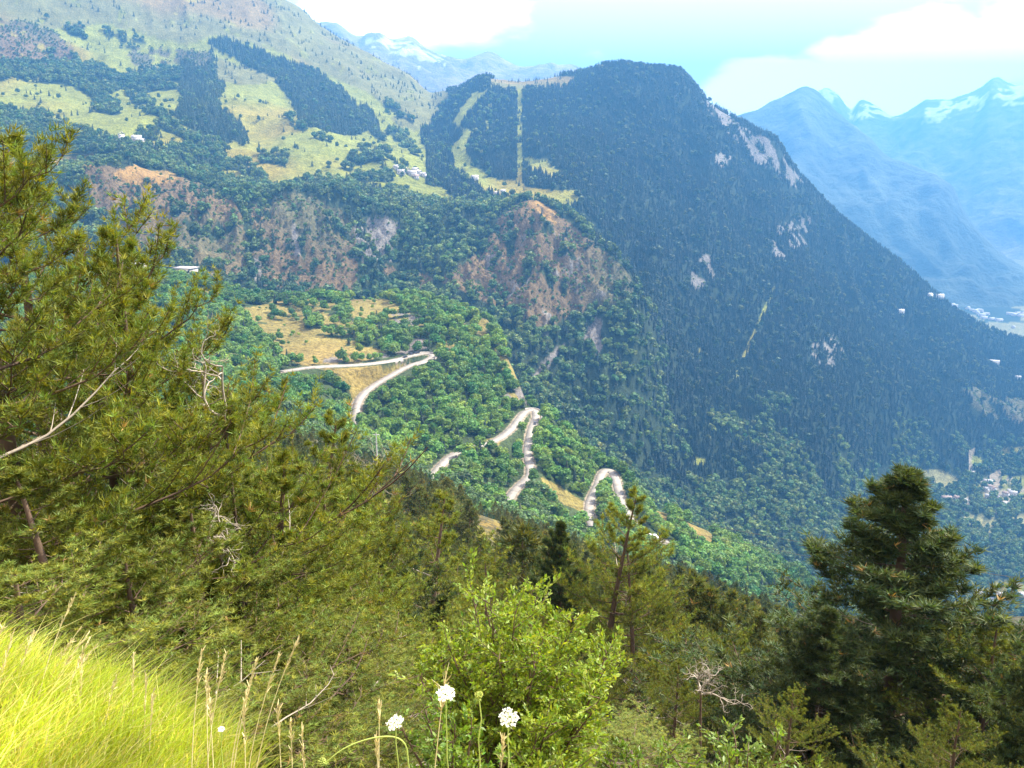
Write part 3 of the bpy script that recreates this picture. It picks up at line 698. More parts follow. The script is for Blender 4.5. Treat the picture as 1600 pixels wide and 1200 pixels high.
# scots pine with real branches, twigs and needle tufts; H and R in metres
def pine(H, Rc, nb, ntw, needles, nlen, nwid, base, t0=.12, shape=.8, lean=(0, 0), seed=1, up=.35, dead=.06, open_=.0, sub=0, cone=False):
    g = np.random.default_rng(seed)
    zt = np.linspace(0, H, 12)
    bend = np.stack([np.cumsum(g.normal(0, .02 * H / 12, 12)) + lean[0] * (zt / H) ** 1.6 * H, np.cumsum(g.normal(0, .02 * H / 12, 12)) + lean[1] * (zt / H) ** 1.6 * H, zt], 1)
    rb = .018 * H
    wood = [tube(bend, rb * (1 - .93 * zt / H) + .006, 8)]
    deadw = []
    P, D, DK = [], [], []
    for i in range(nb):
        t = t0 + (1 - t0) * ((i + g.random()) / nb) ** (.86 if cone else .90)
        t = min(t, .985)
        org = np.array([np.interp(t * H, zt, bend[:, k]) for k in range(3)])
        a = i * 2.39996 + g.normal(0, .35)
        prof = (math.sin(math.pi * min(1, (t + .12) ** .75)) ** .5) if t < .35 else ((1 - t) / .65) ** shape
        if cone: prof = (1 - t) ** .82 * 1.02
        Lb = Rc * max(prof, .045 if cone else .13) * g.uniform(.55, 1.22)
        e = R(4) + R(42) * t ** 1.8 + g.normal(0, .16)
        K = 9
        s = np.linspace(0, 1, K)
        ee = e - .22 + up * 1.5 * s ** 1.5
        st = np.stack([np.cos(a + .12 * np.sin(s * 5 + i)) * np.cos(ee), np.sin(a + .12 * np.sin(s * 5 + i)) * np.cos(ee), np.sin(ee)], 1) * (Lb / (K - 1))
        br = org + np.concatenate([[np.zeros(3)], np.cumsum(st[1:], 0)])
        rad = (.004 + .0085 * Lb) * (1 - .85 * s); wob = np.cumsum(g.normal(0, .028 * Lb, (K, 3)), 0) * s[:, None]; br = br + wob
        isdead = g.random() < dead and t < .75
        if isdead: deadw.append([])
        (deadw[-1] if isdead else wood).append(tube(br, rad, 4))
        ntw_i = max(3, int(ntw * min(1.0, .25 + .75 * Lb / (Rc * .7))))
        for j in range(ntw_i):
            sj = (.07 if cone else .2) + (.93 if cone else .8) * (j + g.random()) / ntw_i
            o = np.array([np.interp(sj, s, br[:, k]) for k in range(3)])
            dir0 = unit(np.array([np.interp(sj, s, st[:, k]) for k in range(3)]))
            side = np.cross(dir0, (0, 0, 1.)); side = unit(side) * (1 if j % 2 else -1)
            dv = unit(dir0 * g.uniform(.5, 1.0) + side * g.uniform(.35, 1.0) + np.array((0, 0, g.uniform(.0, .55))))
            Lt = Lb * .42 * (1.05 - .65 * sj) * g.uniform(.5, 1.25)
            m = 4
            q = np.linspace(0, 1, m)[:, None]
            tw = o + dv * Lt * q + np.array((0, 0, 1.)) * Lt * .22 * q ** 2
            if isdead:
                if j % 3: deadw[-1].append(tube(tw, np.linspace(.35, .1, m) * rad[0], 3))
                continue
            wood.append(tube(tw, np.linspace(.3, .12, m) * rad[0] + .0015, 3))
            if g.random() < open_: continue
            for sb in range(sub):
                q2 = .15 + .85 * (sb + g.random()) / sub
                o2 = np.array([np.interp(q2, q[:, 0], tw[:, k]) for k in range(3)])
                d2 = unit(dv * .7 + np.cross(dv, (0, 0, 1.)) * g.normal(0, .75) + np.array((0, 0, g.uniform(.1, 1.1))))
                L2 = Lt * .42 * g.uniform(.5, 1.2)
                n2 = max(2, int(L2 / (nlen * .62)))
                P.append(o2 + d2 * L2 * np.linspace(.2, 1, n2)[:, None] + g.normal(0, nlen * .15, (n2, 3)))
                D.append(np.tile(unit(d2 + np.array((0, 0, .25))), (n2, 1))); DK.append(np.linspace(.8, 1.3, n2) * g.uniform(.8, 1.2))
            nt = max(3, int(Lt / (nlen * .75)))
            qq = np.linspace(.15, 1.0, nt)[:, None]
            tp = o + dv * Lt * qq + np.array((0, 0, 1.)) * Lt * .22 * qq ** 2 + g.normal(0, nlen * .25, (nt, 3))
            P.append(tp); D.append(np.tile(unit(dv + np.array((0, 0, .45))), (nt, 1))); DK.append(np.full(nt, g.uniform(.75, 1.25)))
        if not isdead:
            tp = br[-4:]; P.append(tp); D.append(np.tile(unit(st[-1] + np.array((0, 0, .001))), (4, 1))); DK.append(np.full(4, 1.15))
    tp = bend[-1] + np.array([[0, 0, -.1], [0, 0, -.04], [0, 0, 0], [0, 0, .05]]) * H / 7; P.append(tp); D.append(np.tile((0, 0, 1.), (4, 1))); DK.append(np.ones(4))
    P = np.concatenate(P); D = np.concatenate(D); DK = np.concatenate(DK); n = len(P)
    Pn = np.repeat(P, needles, 0); Dn = np.repeat(D, needles, 0); N_ = n * needles
    rv = g.normal(size=(N_, 3)); rv /= np.linalg.norm(rv, axis=1, keepdims=True)
    d = unit(Dn * .9 + rv * .85)
    L_ = nlen * g.uniform(.6, 1.2, N_)[:, None]
    w = unit(np.cross(d, g.normal(size=(N_, 3)))) * (nwid * .5)
    o = Pn + rv * nlen * .12
    V = np.stack([o - w, o + w, o + d * L_], 1).reshape(-1, 3)
    Fn = np.arange(3 * N_).reshape(-1, 3)
    b = np.array(base)
    f = np.repeat(DK, needles) * g.uniform(.72, 1.3, N_)
    h = np.repeat(g.uniform(-1, 1, n), needles)
    c = b[None] * f[:, None] * (1 + h[:, None] * np.array((.30, .05, -.2)))
    brown = np.repeat(g.random(n) < .010, needles)
    c[brown] = np.array((.20, .13, .04)) * f[brown, None]
    return dict(crown=(V, Fn, np.repeat(np.clip(c, .003, 1), 3, 0)), wood=join(wood)[:2], dead=[join(q_)[:2] for q_ in deadw], H=H)

def save(model, name, scale=1.0):
    V, T, C = model
    return make_mesh(name, V * scale, T, C)
far_con = [save(conifer_crown(120, size=.075), 'conifer_crown') for _ in range(3)]
mid_con = [save(conifer_crown(420, size=.042, rad=.19), 'conifer_crown') for _ in range(3)]
far_bro = [save(broad_crown(150, .11), 'broadleaf_crown') for _ in range(4)]
mid_bro = [save(broad_crown(520, .062, lobes=10, base=(.085, .145, .035)), 'broadleaf_crown') for _ in range(5)]
shrubs = [save(broad_crown(110, .14, low=.0, wide=.6), 'shrub_crown') for _ in range(3)]
trunk_me = [save(trunk_mesh(), 'trunk') for _ in range(3)]
for m_ in far_con + mid_con + far_bro + mid_bro + shrubs: m_.materials.append(M_tree)
for m_ in trunk_me: m_.materials.append(M_bark)

# ---------------------------------------------------------------- forests scattered over the ground grid
VT = GZ + 9.0
el = VT / GR
run = np.maximum.accumulate((GZ / GR), axis=0)
prev = np.vstack([np.full((1, NA), -9.), run[:-1]])
VIS = el > prev - .004
# widen sideways so that a step to the side still finds trees
vv = VIS.copy()
for s_ in range(1, 9):
    vv[:, s_:] |= VIS[:, :-s_]; vv[:, :-s_] |= VIS[:, s_:]
VIS = vv & (np.abs(AZ)[None, :] < R(38))
ax = GX[1:, 1:] - GX[:-1, :-1]; ay = GY[1:, 1:] - GY[:-1, :-1]
bx = GX[1:, :-1] - GX[:-1, 1:]; by = GY[1:, :-1] - GY[:-1, 1:]
AREA = np.abs(ax * by - ay * bx) * .5
GRc = GR[:-1, :-1]
def scatter(dens, rmin, rmax):
    """dens: (NR-1,NA-1) trees per square metre; returns positions, class"""
    e = dens * AREA * VIS[:-1, :-1] * (GRc >= rmin) * (GRc < rmax)
    n = rng.poisson(e)
    i = np.nonzero(n)
    rep = n[i]
    ri = np.repeat(i[0], rep); ci = np.repeat(i[1], rep)
    u = rng.random(len(ri)); v = rng.random(len(ri))
    def bl(A): return (A[ri, ci] * (1 - u) * (1 - v) + A[ri + 1, ci] * u * (1 - v) + A[ri, ci + 1] * (1 - u) * v + A[ri + 1, ci + 1] * u * v)
    return np.stack([bl(GX), bl(GY), bl(GZ)], 1), CLS[ri, ci], ri
ROADPX = []
for L in ROADS:
    a, b = project(L[:, 0], L[:, 1], L[:, 2]); ROADPX.append(np.stack([a, b], 1))
OPEN = [[(843, 744), (872, 758), (912, 784), (916, 802), (880, 788), (850, 758)], [(724, 800), (764, 808), (790, 832), (786, 840), (760, 836), (738, 822)],
        [(1070, 812), (1090, 816), (1116, 838), (1112, 846), (1090, 836)], [(1017, 790), (1035, 794), (1046, 810), (1036, 816)], [(1436, 738), (1496, 748), (1498, 762), (1450, 762)],
        [(500, 575), (640, 567), (604, 588), (572, 606), (554, 628), (550, 610), (528, 584)]]
def inpoly(x, y, poly):
    ins = np.zeros(x.shape, bool); poly = np.array(poly, float)
    for a, b in zip(poly, np.roll(poly, -1, 0)):
        if a[1] == b[1]: continue
        ins ^= ((a[1] > y) != (b[1] > y)) & (x < (b[0] - a[0]) * (y - a[1]) / (b[1] - a[1]) + a[0])
    return ins
def clear_of_view(P, H, wd, strict=1.8):
    """felled strips: nothing stands between the viewpoint's bends of the road, the mown strips and the eye"""
    ok = np.ones(len(P), bool); r = np.hypot(P[:, 0], P[:, 1])
    m = np.nonzero((r > 55) & (r < 760))[0]
    bad = np.zeros(len(m), bool)
    for f in (.15, .4, .65, .9):
        x, y = project(P[m, 0], P[m, 1], P[m, 2] + H[m] * f)
        wpx = wd[m] * (1 - f * .6) / r[m] * F * .6
        for L, rp in zip(ROADS, ROADPX):
            for k in range(0, (len(rp) - 1) if rp[-1, 0] < 900 else int(np.argmax(rp[:, 0] > 955))):
                if 704 < rp[k, 0] < 772: continue
                a, b = rp[k], rp[k + 1]; e = b - a; l2 = (e ** 2).sum() + 1e-9
                t = np.clip(((x - a[0]) * e[0] + (y - a[1]) * e[1]) / l2, 0, 1)
                dd = np.hypot(x - a[0] - t * e[0], y - a[1] - t * e[1])
                bad |= (dd < strict + wpx * .35) & (r[m] < np.hypot(L[k, 0], L[k, 1]) + 6)
        for pl in OPEN: bad |= inpoly(x, y, pl)
    rdd, _ = near_road(P[m, 0], P[m, 1]); bad |= rdd < 5.2
    ok[m[bad]] = False
    return ok
def dens_for(table, base_noise=.5, cell=26):
    d = np.zeros(CLS.shape)
    for c, v in table.items(): d[CLS == c] = v
    return d[:-1, :-1]
clumpn = fbm(GX / 45, GY / 45, 201, 3)[:-1, :-1]

def forest_nodes(meshes):
    """geometry nodes: put one of the crowns on every point"""
    ng = bpy.data.node_groups.new('forest', 'GeometryNodeTree')
    ng.interface.new_socket('Geometry', in_out='INPUT', socket_type='NodeSocketGeometry')
    ng.interface.new_socket('Geometry', in_out='OUTPUT', socket_type='NodeSocketGeometry')
    N = ng.nodes.new; L = ng.links.new
    gi = N('NodeGroupInput'); go = N('NodeGroupOutput')
    col_ = bpy.data.collections.new('crown_models')
    for i, m_ in enumerate(meshes):
        m2 = m_.copy(); m2.materials.clear(); m2.materials.append(M_treei)
        o = bpy.data.objects.new('crown_model_%02d' % i, m2); col_.objects.link(o)
    ci = N('GeometryNodeCollectionInfo'); ci.inputs['Collection'].default_value = col_
    ci.inputs['Separate Children'].default_value = True; ci.inputs['Reset Children'].default_value = True
    iop = N('GeometryNodeInstanceOnPoints'); iop.inputs['Pick Instance'].default_value = True
    def att(nm, ty):
        a = N('GeometryNodeInputNamedAttribute'); a.data_type = ty; a.inputs['Name'].default_value = nm
        return next(s for s in a.outputs if s.enabled and s.name == 'Attribute')
    L(gi.outputs[0], iop.inputs['Points']); L(ci.outputs[0], iop.inputs['Instance'])
    L(att('pick', 'INT'), iop.inputs['Instance Index'])
    L(att('turn', 'FLOAT_VECTOR'), iop.inputs['Rotation']); L(att('size', 'FLOAT_VECTOR'), iop.inputs['Scale'])
    L(iop.outputs[0], go.inputs[0])
    return ng
def forest(name, P, pick, size, hue, meshes):
    if len(P) == 0: return
    me = bpy.data.meshes.new(name)
    me.vertices.add(len(P)); me.vertices.foreach_set('co', P.astype(np.float32).ravel())
    a = me.attributes.new('pick', 'INT', 'POINT'); a.data.foreach_set('value', pick.astype(np.int32))
    t_ = np.zeros((len(P), 3), np.float32); t_[:, 2] = rng.uniform(0, 6.28, len(P)); t_[:, :2] = rng.normal(0, .04, (len(P), 2))
    a = me.attributes.new('turn', 'FLOAT_VECTOR', 'POINT'); a.data.foreach_set('vector', t_.ravel())
    a = me.attributes.new('size', 'FLOAT_VECTOR', 'POINT'); a.data.foreach_set('vector', size.astype(np.float32).ravel())
    a = me.attributes.new('hue', 'FLOAT_VECTOR', 'POINT'); a.data.foreach_set('vector', hue.astype(np.float32).ravel())
    o = link(name, me, kind='stuff')
    md = o.modifiers.new('forest', 'NODES'); md.node_group = forest_nodes(meshes)
    print('forest', name, len(P))
    return o
def hues(P, warm=.25, var=.25, s=0):
    a = fbm(P[:, 0] / 70, P[:, 1] / 70, 301 + s, 3); k = rng.uniform(1 - var, 1 + var, len(P)) * (.55 + .9 * a)
    w_ = rng.normal(0, warm, len(P)) + (a - .5) * .6
    return np.stack([k * (1 + w_), k * (1 + .25 * w_), k * (1 - .45 * w_)], 1)
def sizes(H, W): return np.stack([W, W, H], 1)

# far slopes: conifers and mixed woods
d = dens_for({CON: .036, MIX: .010})
P, c, _ = scatter(d * (.55 + .9 * clumpn), 800, 3200)
H = rng.uniform(8, 14, len(P)) * (.75 + .5 * fbm(P[:, 0] / 60, P[:, 1] / 60, 5)); W = H * rng.uniform(.95, 1.35, len(P))
h = hues(P, .14, .20) * np.where((project(P[:, 0], P[:, 1], P[:, 2])[0] + rng.normal(0, 25, len(P)) < 660)[:, None], np.array((1.3, 1.3, 1.1)), np.array((.30, .47, .56)))  # darker, bluer factor puts the shade of the big mountain face into its conifers
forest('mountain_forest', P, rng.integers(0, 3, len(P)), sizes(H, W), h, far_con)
d = dens_for({MIX: .019, SCR: .027, CON: .0030, ROC: .007, DRY: .0016})
P, c, _ = scatter(d * (.4 + 1.2 * clumpn), 700, 3000)
scr = (c == SCR) | (c == ROC) | (c == DRY)
H = np.where(scr, rng.uniform(1.6, 5.2, len(P)), rng.uniform(7, 13, len(P))); W = H * rng.uniform(.95, 1.5, len(P))
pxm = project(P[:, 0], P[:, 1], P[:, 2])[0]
dk = np.where(c == CON, np.interp(pxm, (700, 1000), (1.0, .45)), 1.0)[:, None]  # crowns among the conifers darken rightward: the mountain's shade carried in their colour
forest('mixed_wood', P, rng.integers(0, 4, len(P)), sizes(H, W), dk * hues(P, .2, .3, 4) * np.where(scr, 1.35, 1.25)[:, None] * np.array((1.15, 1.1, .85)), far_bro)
# sparse conifers of the high pastures: the 280 nearest are trees of their own, the rest one scatter
d = dens_for({ALP: .0011, MEA: .0007})
d = d * (clumpn > .45) * 1.6
P, c, _ = scatter(d, 1200, 3200)
o_ = np.argsort(np.hypot(P[:, 0], P[:, 1])); P = P[o_]
H = rng.uniform(5, 11, len(P)); W = H * rng.uniform(.9, 1.5, len(P))
kk = 280
for i in range(min(kk, len(P))):
    b = rng.random() < .5
    me = (far_bro if b else far_con)[rng.integers(0, 3)]
    o = link('meadow_tree', me, label='small dark tree standing alone on the pale high meadow', category='tree', group='small trees scattered over the high meadows')
    o.location = P[i]; o.scale = (W[i], W[i], H[i]); o.rotation_euler = (0, 0, rng.uniform(0, 6))
forest('pasture_trees', P[kk:], rng.integers(0, 3, len(P[kk:])), sizes(H[kk:], W[kk:]), hues(P[kk:]), far_con)

# the wooded spur with the road bends
d = dens_for({BRO: .040, DRY: .0022, ROC: .004})
P, c, _ = scatter(d * (.5 + 1.0 * clumpn), 320, 940)
m = (c == BRO)
H = np.where(m, rng.uniform(4.2, 10.0, len(P)), rng.uniform(1.6, 4.5, len(P))); W = H * rng.uniform(1.0, 1.45, len(P))
ok = clear_of_view(P, H, W); P, H, W, m = P[ok], H[ok], W[ok], m[ok]
h = hues(P, .22, .22, 9) * np.array((1.30, 1.46, .70))
app = H / np.hypot(P[:, 0], P[:, 1]); px_, py_ = project(P[:, 0], P[:, 1], P[:, 2] + H)
inside = (px_ > 200) & (px_ < 1280)
o_ = np.argsort(-(app * inside)); big = o_[:300]; rest = o_[300:]
for i in big:
    v = int(rng.integers(0, 5))
    o = link('broadleaf_tree', mid_bro[v], label='round green broadleaf tree in the wood below the road bends', category='tree', group='broadleaf trees of the wood below the road bends')
    o.location = P[i]; o.scale = (W[i], W[i], H[i]); o.rotation_euler = (0, 0, rng.uniform(0, 6))
forest('broadleaf_wood', P[rest], rng.integers(0, 5, len(rest)), sizes(H[rest], W[rest]), h[rest], mid_bro)
d = dens_for({BRO: .0035})
P, c, _ = scatter(d * (clumpn > .5) * 1.5, 320, 940)
H = rng.uniform(7, 12, len(P)); W = H * rng.uniform(.9, 1.2, len(P)); ok = clear_of_view(P, H, W * .5)
P, H, W = P[ok], H[ok], W[ok]
forest('spur_conifers', P, rng.integers(0, 3, len(P)), sizes(H, W), hues(P), mid_con)

# ---------------------------------------------------------------- pines of the near slope
TREELINE_X = [-200, 0, 150, 250, 330, 430, 500, 560, 640, 700, 760, 830, 870, 910, 940, 975, 1010, 1060, 1150, 1220, 1260, 1300, 1360, 1430, 1480, 1540, 1600, 1800]
TREELINE_Y = [430, 430, 450, 520, 600, 640, 662, 690, 715, 738, 770, 800, 812, 830, 842, 848, 856, 866, 900, 930, 945, 950, 950, 950, 950, 950, 955, 970]
mid_p = [pine(9.0, 2.5, 46, 9, 5, .34, .085, (.095, .115, .028), seed=40 + i, shape=.75, dead=.02) for i in range(4)]
mid_parts = []
for m_ in mid_p:
    a = make_mesh('crown', m_['crown'][0] / 9.0, m_['crown'][1], m_['crown'][2]); a.materials.append(M_needle)
    b = make_mesh('trunk', m_['wood'][0] / 9.0, m_['wood'][1]); b.materials.append(M_bark)
    mid_parts.append((a, b)); print('mid pine', len(m_['crown'][1]), len(m_['wood'][1]))
d = dens_for({PIN: .040, BRO: .03, MIX: .01})
P, c, _ = scatter(d * (.5 + 1.0 * clumpn), 26, 480)
m = (c == PIN) | (np.hypot(P[:, 0], P[:, 1]) < 330)
P = P[m]
r = np.hypot(P[:, 0], P[:, 1])
H = rng.uniform(5.5, 10.5, len(P))
for it in range(3):
    x, y = project(P[:, 0], P[:, 1], P[:, 2] + H)
    lim = np.interp(x, TREELINE_X, TREELINE_Y) + rng.uniform(0, 26, len(P)) * (1 + 40 / r)
    over = (y < lim)
    H = np.where(over, H - (lim - y) * r / F * 1.05, H)
keep = H > 2.4
P, H, r = P[keep], H[keep], r[keep]
W = H * rng.uniform(.85, 1.2, len(P))
ok = clear_of_view(P, H, W * .4, strict=3); P, H, r, W = P[ok], H[ok], r[ok], W[ok]
px_, py_ = project(P[:, 0], P[:, 1], P[:, 2] + H * .7)
app = H / r * ((px_ > -40) & (px_ < 1640) & (py_ < 1260) & (py_ > 300))
o_ = np.argsort(-app)
big, rest = o_[:285], o_[285:]
PINE_GROUP = 'pines of the slope below the viewpoint'
def place_pine(i, loc, H, W, parts, label, group, rot):
    t = link('pine_tree', None, label=label, category='tree')
    if group: t['group'] = group
    t.location = loc; t.scale = (W, W, H); t.rotation_euler = (0, 0, rot)
    link('crown', parts[0], t); link('trunk', parts[1], t)
    return t
for i in big:
    v = int(rng.integers(0, 4))
    place_pine(i, P[i] - np.array((0, 0, .2)), H[i], W[i], mid_parts[v], 'green pine among many on the slope below the grassy bank', PINE_GROUP, rng.uniform(0, 6))
forest('pine_wood', P[rest], rng.integers(0, 4, len(rest)), sizes(H[rest], W[rest]), hues(P[rest], .15, .2, 3) * 1.0, [a for a, b in mid_parts])
print('near pines', len(P))

# ---------------------------------------------------------------- helpers on the ground
def hit(px, py):
    """first ground point seen along a direction"""
    a, t = aztan(px, py); a = float(a); t = float(t)
    j = int(np.clip(np.searchsorted(AZ, a) - 1, 0, NA - 2)); f = (a - AZ[j]) / (AZ[j + 1] - AZ[j])
    r = GR[:, j] * (1 - f) + GR[:, j + 1] * f; z = GZ[:, j] * (1 - f) + GZ[:, j + 1] * f
    i = np.nonzero(z / r >= t)[0]
    i = int(i[0]) if len(i) else NR - 1
    if i > 0:
        e0, e1 = z[i - 1] / r[i - 1] - t, z[i] / r[i] - t
        q = -e0 / (e1 - e0 + 1e-12); rr = r[i - 1] + (r[i] - r[i - 1]) * q; zz = z[i - 1] + (z[i] - z[i - 1]) * q
    else: rr, zz = r[0], z[0]
    return np.array((rr * math.sin(a), rr * math.cos(a), zz))
def ground(x, y):
    a = math.atan2(x, y); r0 = math.hypot(x, y)
    j = int(np.clip(np.searchsorted(AZ, a) - 1, 0, NA - 2)); f = (a - AZ[j]) / (AZ[j + 1] - AZ[j])
    r = GR[:, j] * (1 - f) + GR[:, j + 1] * f; z = GZ[:, j] * (1 - f) + GZ[:, j + 1] * f
    return float(np.interp(r0, r, z))
def at_r(px, r, py=900):
    a, _ = aztan(px, py); x = r * math.sin(a); y = r * math.cos(a)
    return np.array((x, y, ground(x, y)))
def boxes(L):
    """L: list of (x0,x1,y0,y1,z0,z1) -> V, quads"""
    V, Fq = [], []
    for k, (x0, x1, y0, y1, z0, z1) in enumerate(L):
        o = 8 * k
        V += [(x, y, z) for x in (x0, x1) for y in (y0, y1) for z in (z0, z1)]
        Fq += [tuple(i + o for i in f) for f in ((0, 1, 3, 2), (4, 6, 7, 5), (0, 4, 5, 1), (2, 3, 7, 6), (0, 2, 6, 4), (1, 5, 7, 3))]
    return np.array(V, float), np.array(Fq)

# ---------------------------------------------------------------- roads
def ribbon(L, w, dz, thick=.5):
    d = np.gradient(L[:, :2], axis=0); d = d / (np.linalg.norm(d, axis=1, keepdims=True) + 1e-9)
    nrm = np.stack([-d[:, 1], d[:, 0]], 1)
    a = np.column_stack([L[:, :2] + nrm * w, L[:, 2] + dz]); b = np.column_stack([L[:, :2] - nrm * w, L[:, 2] + dz])
    a2 = a - (0, 0, thick); b2 = b - (0, 0, thick); n = len(L)
    V = np.concatenate([a2, a, b, b2]); i = np.arange(n - 1)
    Fq = np.concatenate([np.stack([i + k * n, i + 1 + k * n, i + 1 + (k + 1) * n, i + (k + 1) * n], 1) for k in range(3)])
    return V, Fq
for L in ROADS:
    V_, F_ = ribbon(L, 2.6, .10); link('road', make_mesh('road', V_, F_), mat=M_road, kind='structure')
def wall_along(L, i0, i1, side, h, off, label, n_post=0, top=.55):
    P_ = L[i0:i1]; d = np.gradient(P_[:, :2], axis=0); d /= np.linalg.norm(d, axis=1, keepdims=True) + 1e-9
    nr = np.stack([-d[:, 1], d[:, 0]], 1) * side
    V, Fq = [], []
    for k in range(len(P_)):
        for o_, z_ in ((off, -h), (off, top), (off + .45, top), (off + .45 + .08 * h, -h)):
            V.append((P_[k, 0] + nr[k, 0] * o_, P_[k, 1] + nr[k, 1] * o_, P_[k, 2] + z_))
    for k in range(len(P_) - 1):
        for q in range(4):
            Fq.append((4 * k + q, 4 * k + (q + 1) % 4, 4 * k + 4 + (q + 1) % 4, 4 * k + 4 + q))
    link('retaining_wall', make_mesh('retaining_wall', V, np.array(Fq)), mat=M_wall, label=label, category='wall')
def idx(L, px, py):
    a, b = project(L[:, 0], L[:, 1], L[:, 2]); return int(np.argmin((a - px) ** 2 + (b - py) ** 2))
R0 = ROADS[0]
def outer_side(L, i, px, py):
    """which side of the road faces a point of the map"""
    d = L[min(i + 1, len(L) - 1), :2] - L[i - 1, :2]; n_ = np.array((-d[1], d[0])); q = hit(px, py)[:2] - L[i, :2]
    return 1 if np.dot(n_, q) > 0 else -1
i0, i1 = idx(R0, 655, 552), idx(R0, 640, 570)
wall_along(R0, i0, i1, outer_side(R0, idx(R0, 680, 554), 700, 570), 7.0, 3.8, 'tall grey stone retaining wall round the outside of the upper road bend')
i0, i1 = idx(R0, 492, 573), idx(R0, 628, 561)
wall_along(R0, i0, i1, outer_side(R0, idx(R0, 560, 570), 560, 590), 3.2, 3.7, 'long low stone wall holding up the upper road above the dry bank')
R1 = ROADS[1]
i0, i1 = idx(R1, 826, 640), idx(R1, 836, 662)
wall_along(R1, i0, i1, outer_side(R1, idx(R1, 839, 650), 870, 650), 4.0, 3.8, 'stone wall round the outside of the middle road bend')

# ---------------------------------------------------------------- houses
def house(px, py, w, l, h, rot, label, group=None, roof=M_roof, wallm=M_white, wins=2, pos=None, name='house', cat='house', bury=2.0):
    p = hit(px, py) if pos is None else np.array(pos)
    t = link(name, None, label=label, category=cat)
    if group: t['group'] = group
    t.location = p; t.rotation_euler = (0, 0, rot)
    V, Fq = boxes([(-w / 2, w / 2, -l / 2, l / 2, -bury, h)])
    link('wall', make_mesh('wall', V, Fq), t, wallm)
    rh = w * .34; e = .5
    V = [(-w / 2 - e, -l / 2 - e, h - .2), (0, -l / 2 - e, h + rh), (w / 2 + e, -l / 2 - e, h - .2), (-w / 2 - e, l / 2 + e, h - .2), (0, l / 2 + e, h + rh), (w / 2 + e, l / 2 + e, h - .2)]
    V = V + [(x, y, z + .3) for x, y, z in V]
    Fq = [(0, 3, 4, 1), (1, 4, 5, 2), (6, 7, 10, 9), (7, 8, 11, 10), (0, 1, 7, 6), (1, 2, 8, 7), (3, 9, 10, 4), (4, 10, 11, 5), (0, 6, 9, 3), (2, 5, 11, 8)]
    rf = link('roof', make_mesh('roof', V, np.array(Fq)), t, roof)
    V, Fq = boxes([(w * .12, w * .12 + .8, -l * .2, -l * .2 + .8, h, h + rh + .9)])
    link('chimney', make_mesh('chimney', V, Fq), rf, wallm)
    for sx in (-1, 1):
        for k in range(wins):
            y = -l / 2 + l * (k + .5) / wins
            x = sx * (w / 2)
            V, Fq = boxes([(x - .06, x + .06, y - .6, y + .6, h * .45, h * .45 + 1.5)])
            link('window', make_mesh('window', V, Fq), t, M_glass)
    for sy in (-1, 1):
        y = sy * l / 2
        V, Fq = boxes([(-w * .3, -w * .3 + 1.1, y - .06, y + .06, h * .45, h * .45 + 1.5)])
        link('window', make_mesh('window', V, Fq), t, M_glass)
    V, Fq = boxes([(w * .12, w * .12 + 1.2, -l / 2 - .07, -l / 2 + .05, 0, 2.2)])
    link('door', make_mesh('door', V, Fq), t, M_roofd)
    # stone gable triangles close the roof ends
    return t
H_ = [
 # hamlet high on the left meadows
 (190, 214, 9, 11, 6, .5, 'white gabled house at the upper left end of the small meadow hamlet', None, 1),
 (191, 219, 8, 9, 4.5, 1.2, 'low pale house just below the gabled one in the meadow hamlet', None, 1),
 (214, 219, 9, 14, 6, 1.9, 'large white house in the middle of the meadow hamlet', None, 1),
 (221, 223, 8, 12, 5, 1.3, 'long pale house joined below the large one in the meadow hamlet', None, 1),
 (208, 215, 5, 6, 4, .4, 'tiny white barn above the large house of the meadow hamlet', None, 1),
 (239, 231, 6, 8, 4, 1.2, 'small white cabin apart at the right of the meadow hamlet', None, 1),
 # village above the cliffs
 (619, 262, 6, 8, 4.5, 1.1, 'small white house highest in the village above the cliffs', None, 1),
 (631, 263, 7, 9, 5, .6, 'white house behind the dark barns of the cliff village', None, 1),
 (627, 270, 8, 12, 5, 1.4, 'long pale roofed house at the left end of the cliff village', None, 1),
 (637, 268, 7, 8, 5, .3, 'dark roofed barn between the white houses of the cliff village', None, 0),
 (645, 273, 9, 13, 6, 1.5, 'largest white house at the centre of the cliff village', None, 1),
 (649, 268, 8, 10, 6, 1.2, 'white house standing behind the largest one in the cliff village', None, 1),
 (655, 271, 6, 8, 5, .9, 'small pale house right of the largest one in the cliff village', None, 1),
 (651, 277, 7, 8, 4, 1.6, 'grey roofed barn lowest in the cliff village', None, 0),
 (662, 274, 6, 8, 5, 1.1, 'small white house at the right end of the cliff village', None, 1),
 (692, 280, 6, 7, 5, .7, 'lone white cabin at the edge of the dark wood beside the village meadow', None, 1),
 (742, 279, 8, 12, 5, 1.5, 'pale roofed chalet on the mown piste above the dark trees', None, 1),
 (776, 303, 5, 8, 4, 1.5, 'low white hut by the road under the piste meadow', None, 1),
 (786, 300, 5, 8, 4, 1.3, 'small pale shed right of the hut under the piste meadow', None, 1),
]
for (px, py, w, l, h, rot, lab, grp, pale) in H_:
    house(px, py + 2, w, l, h, rot, lab, grp, roof=M_roof if pale else M_roofd)
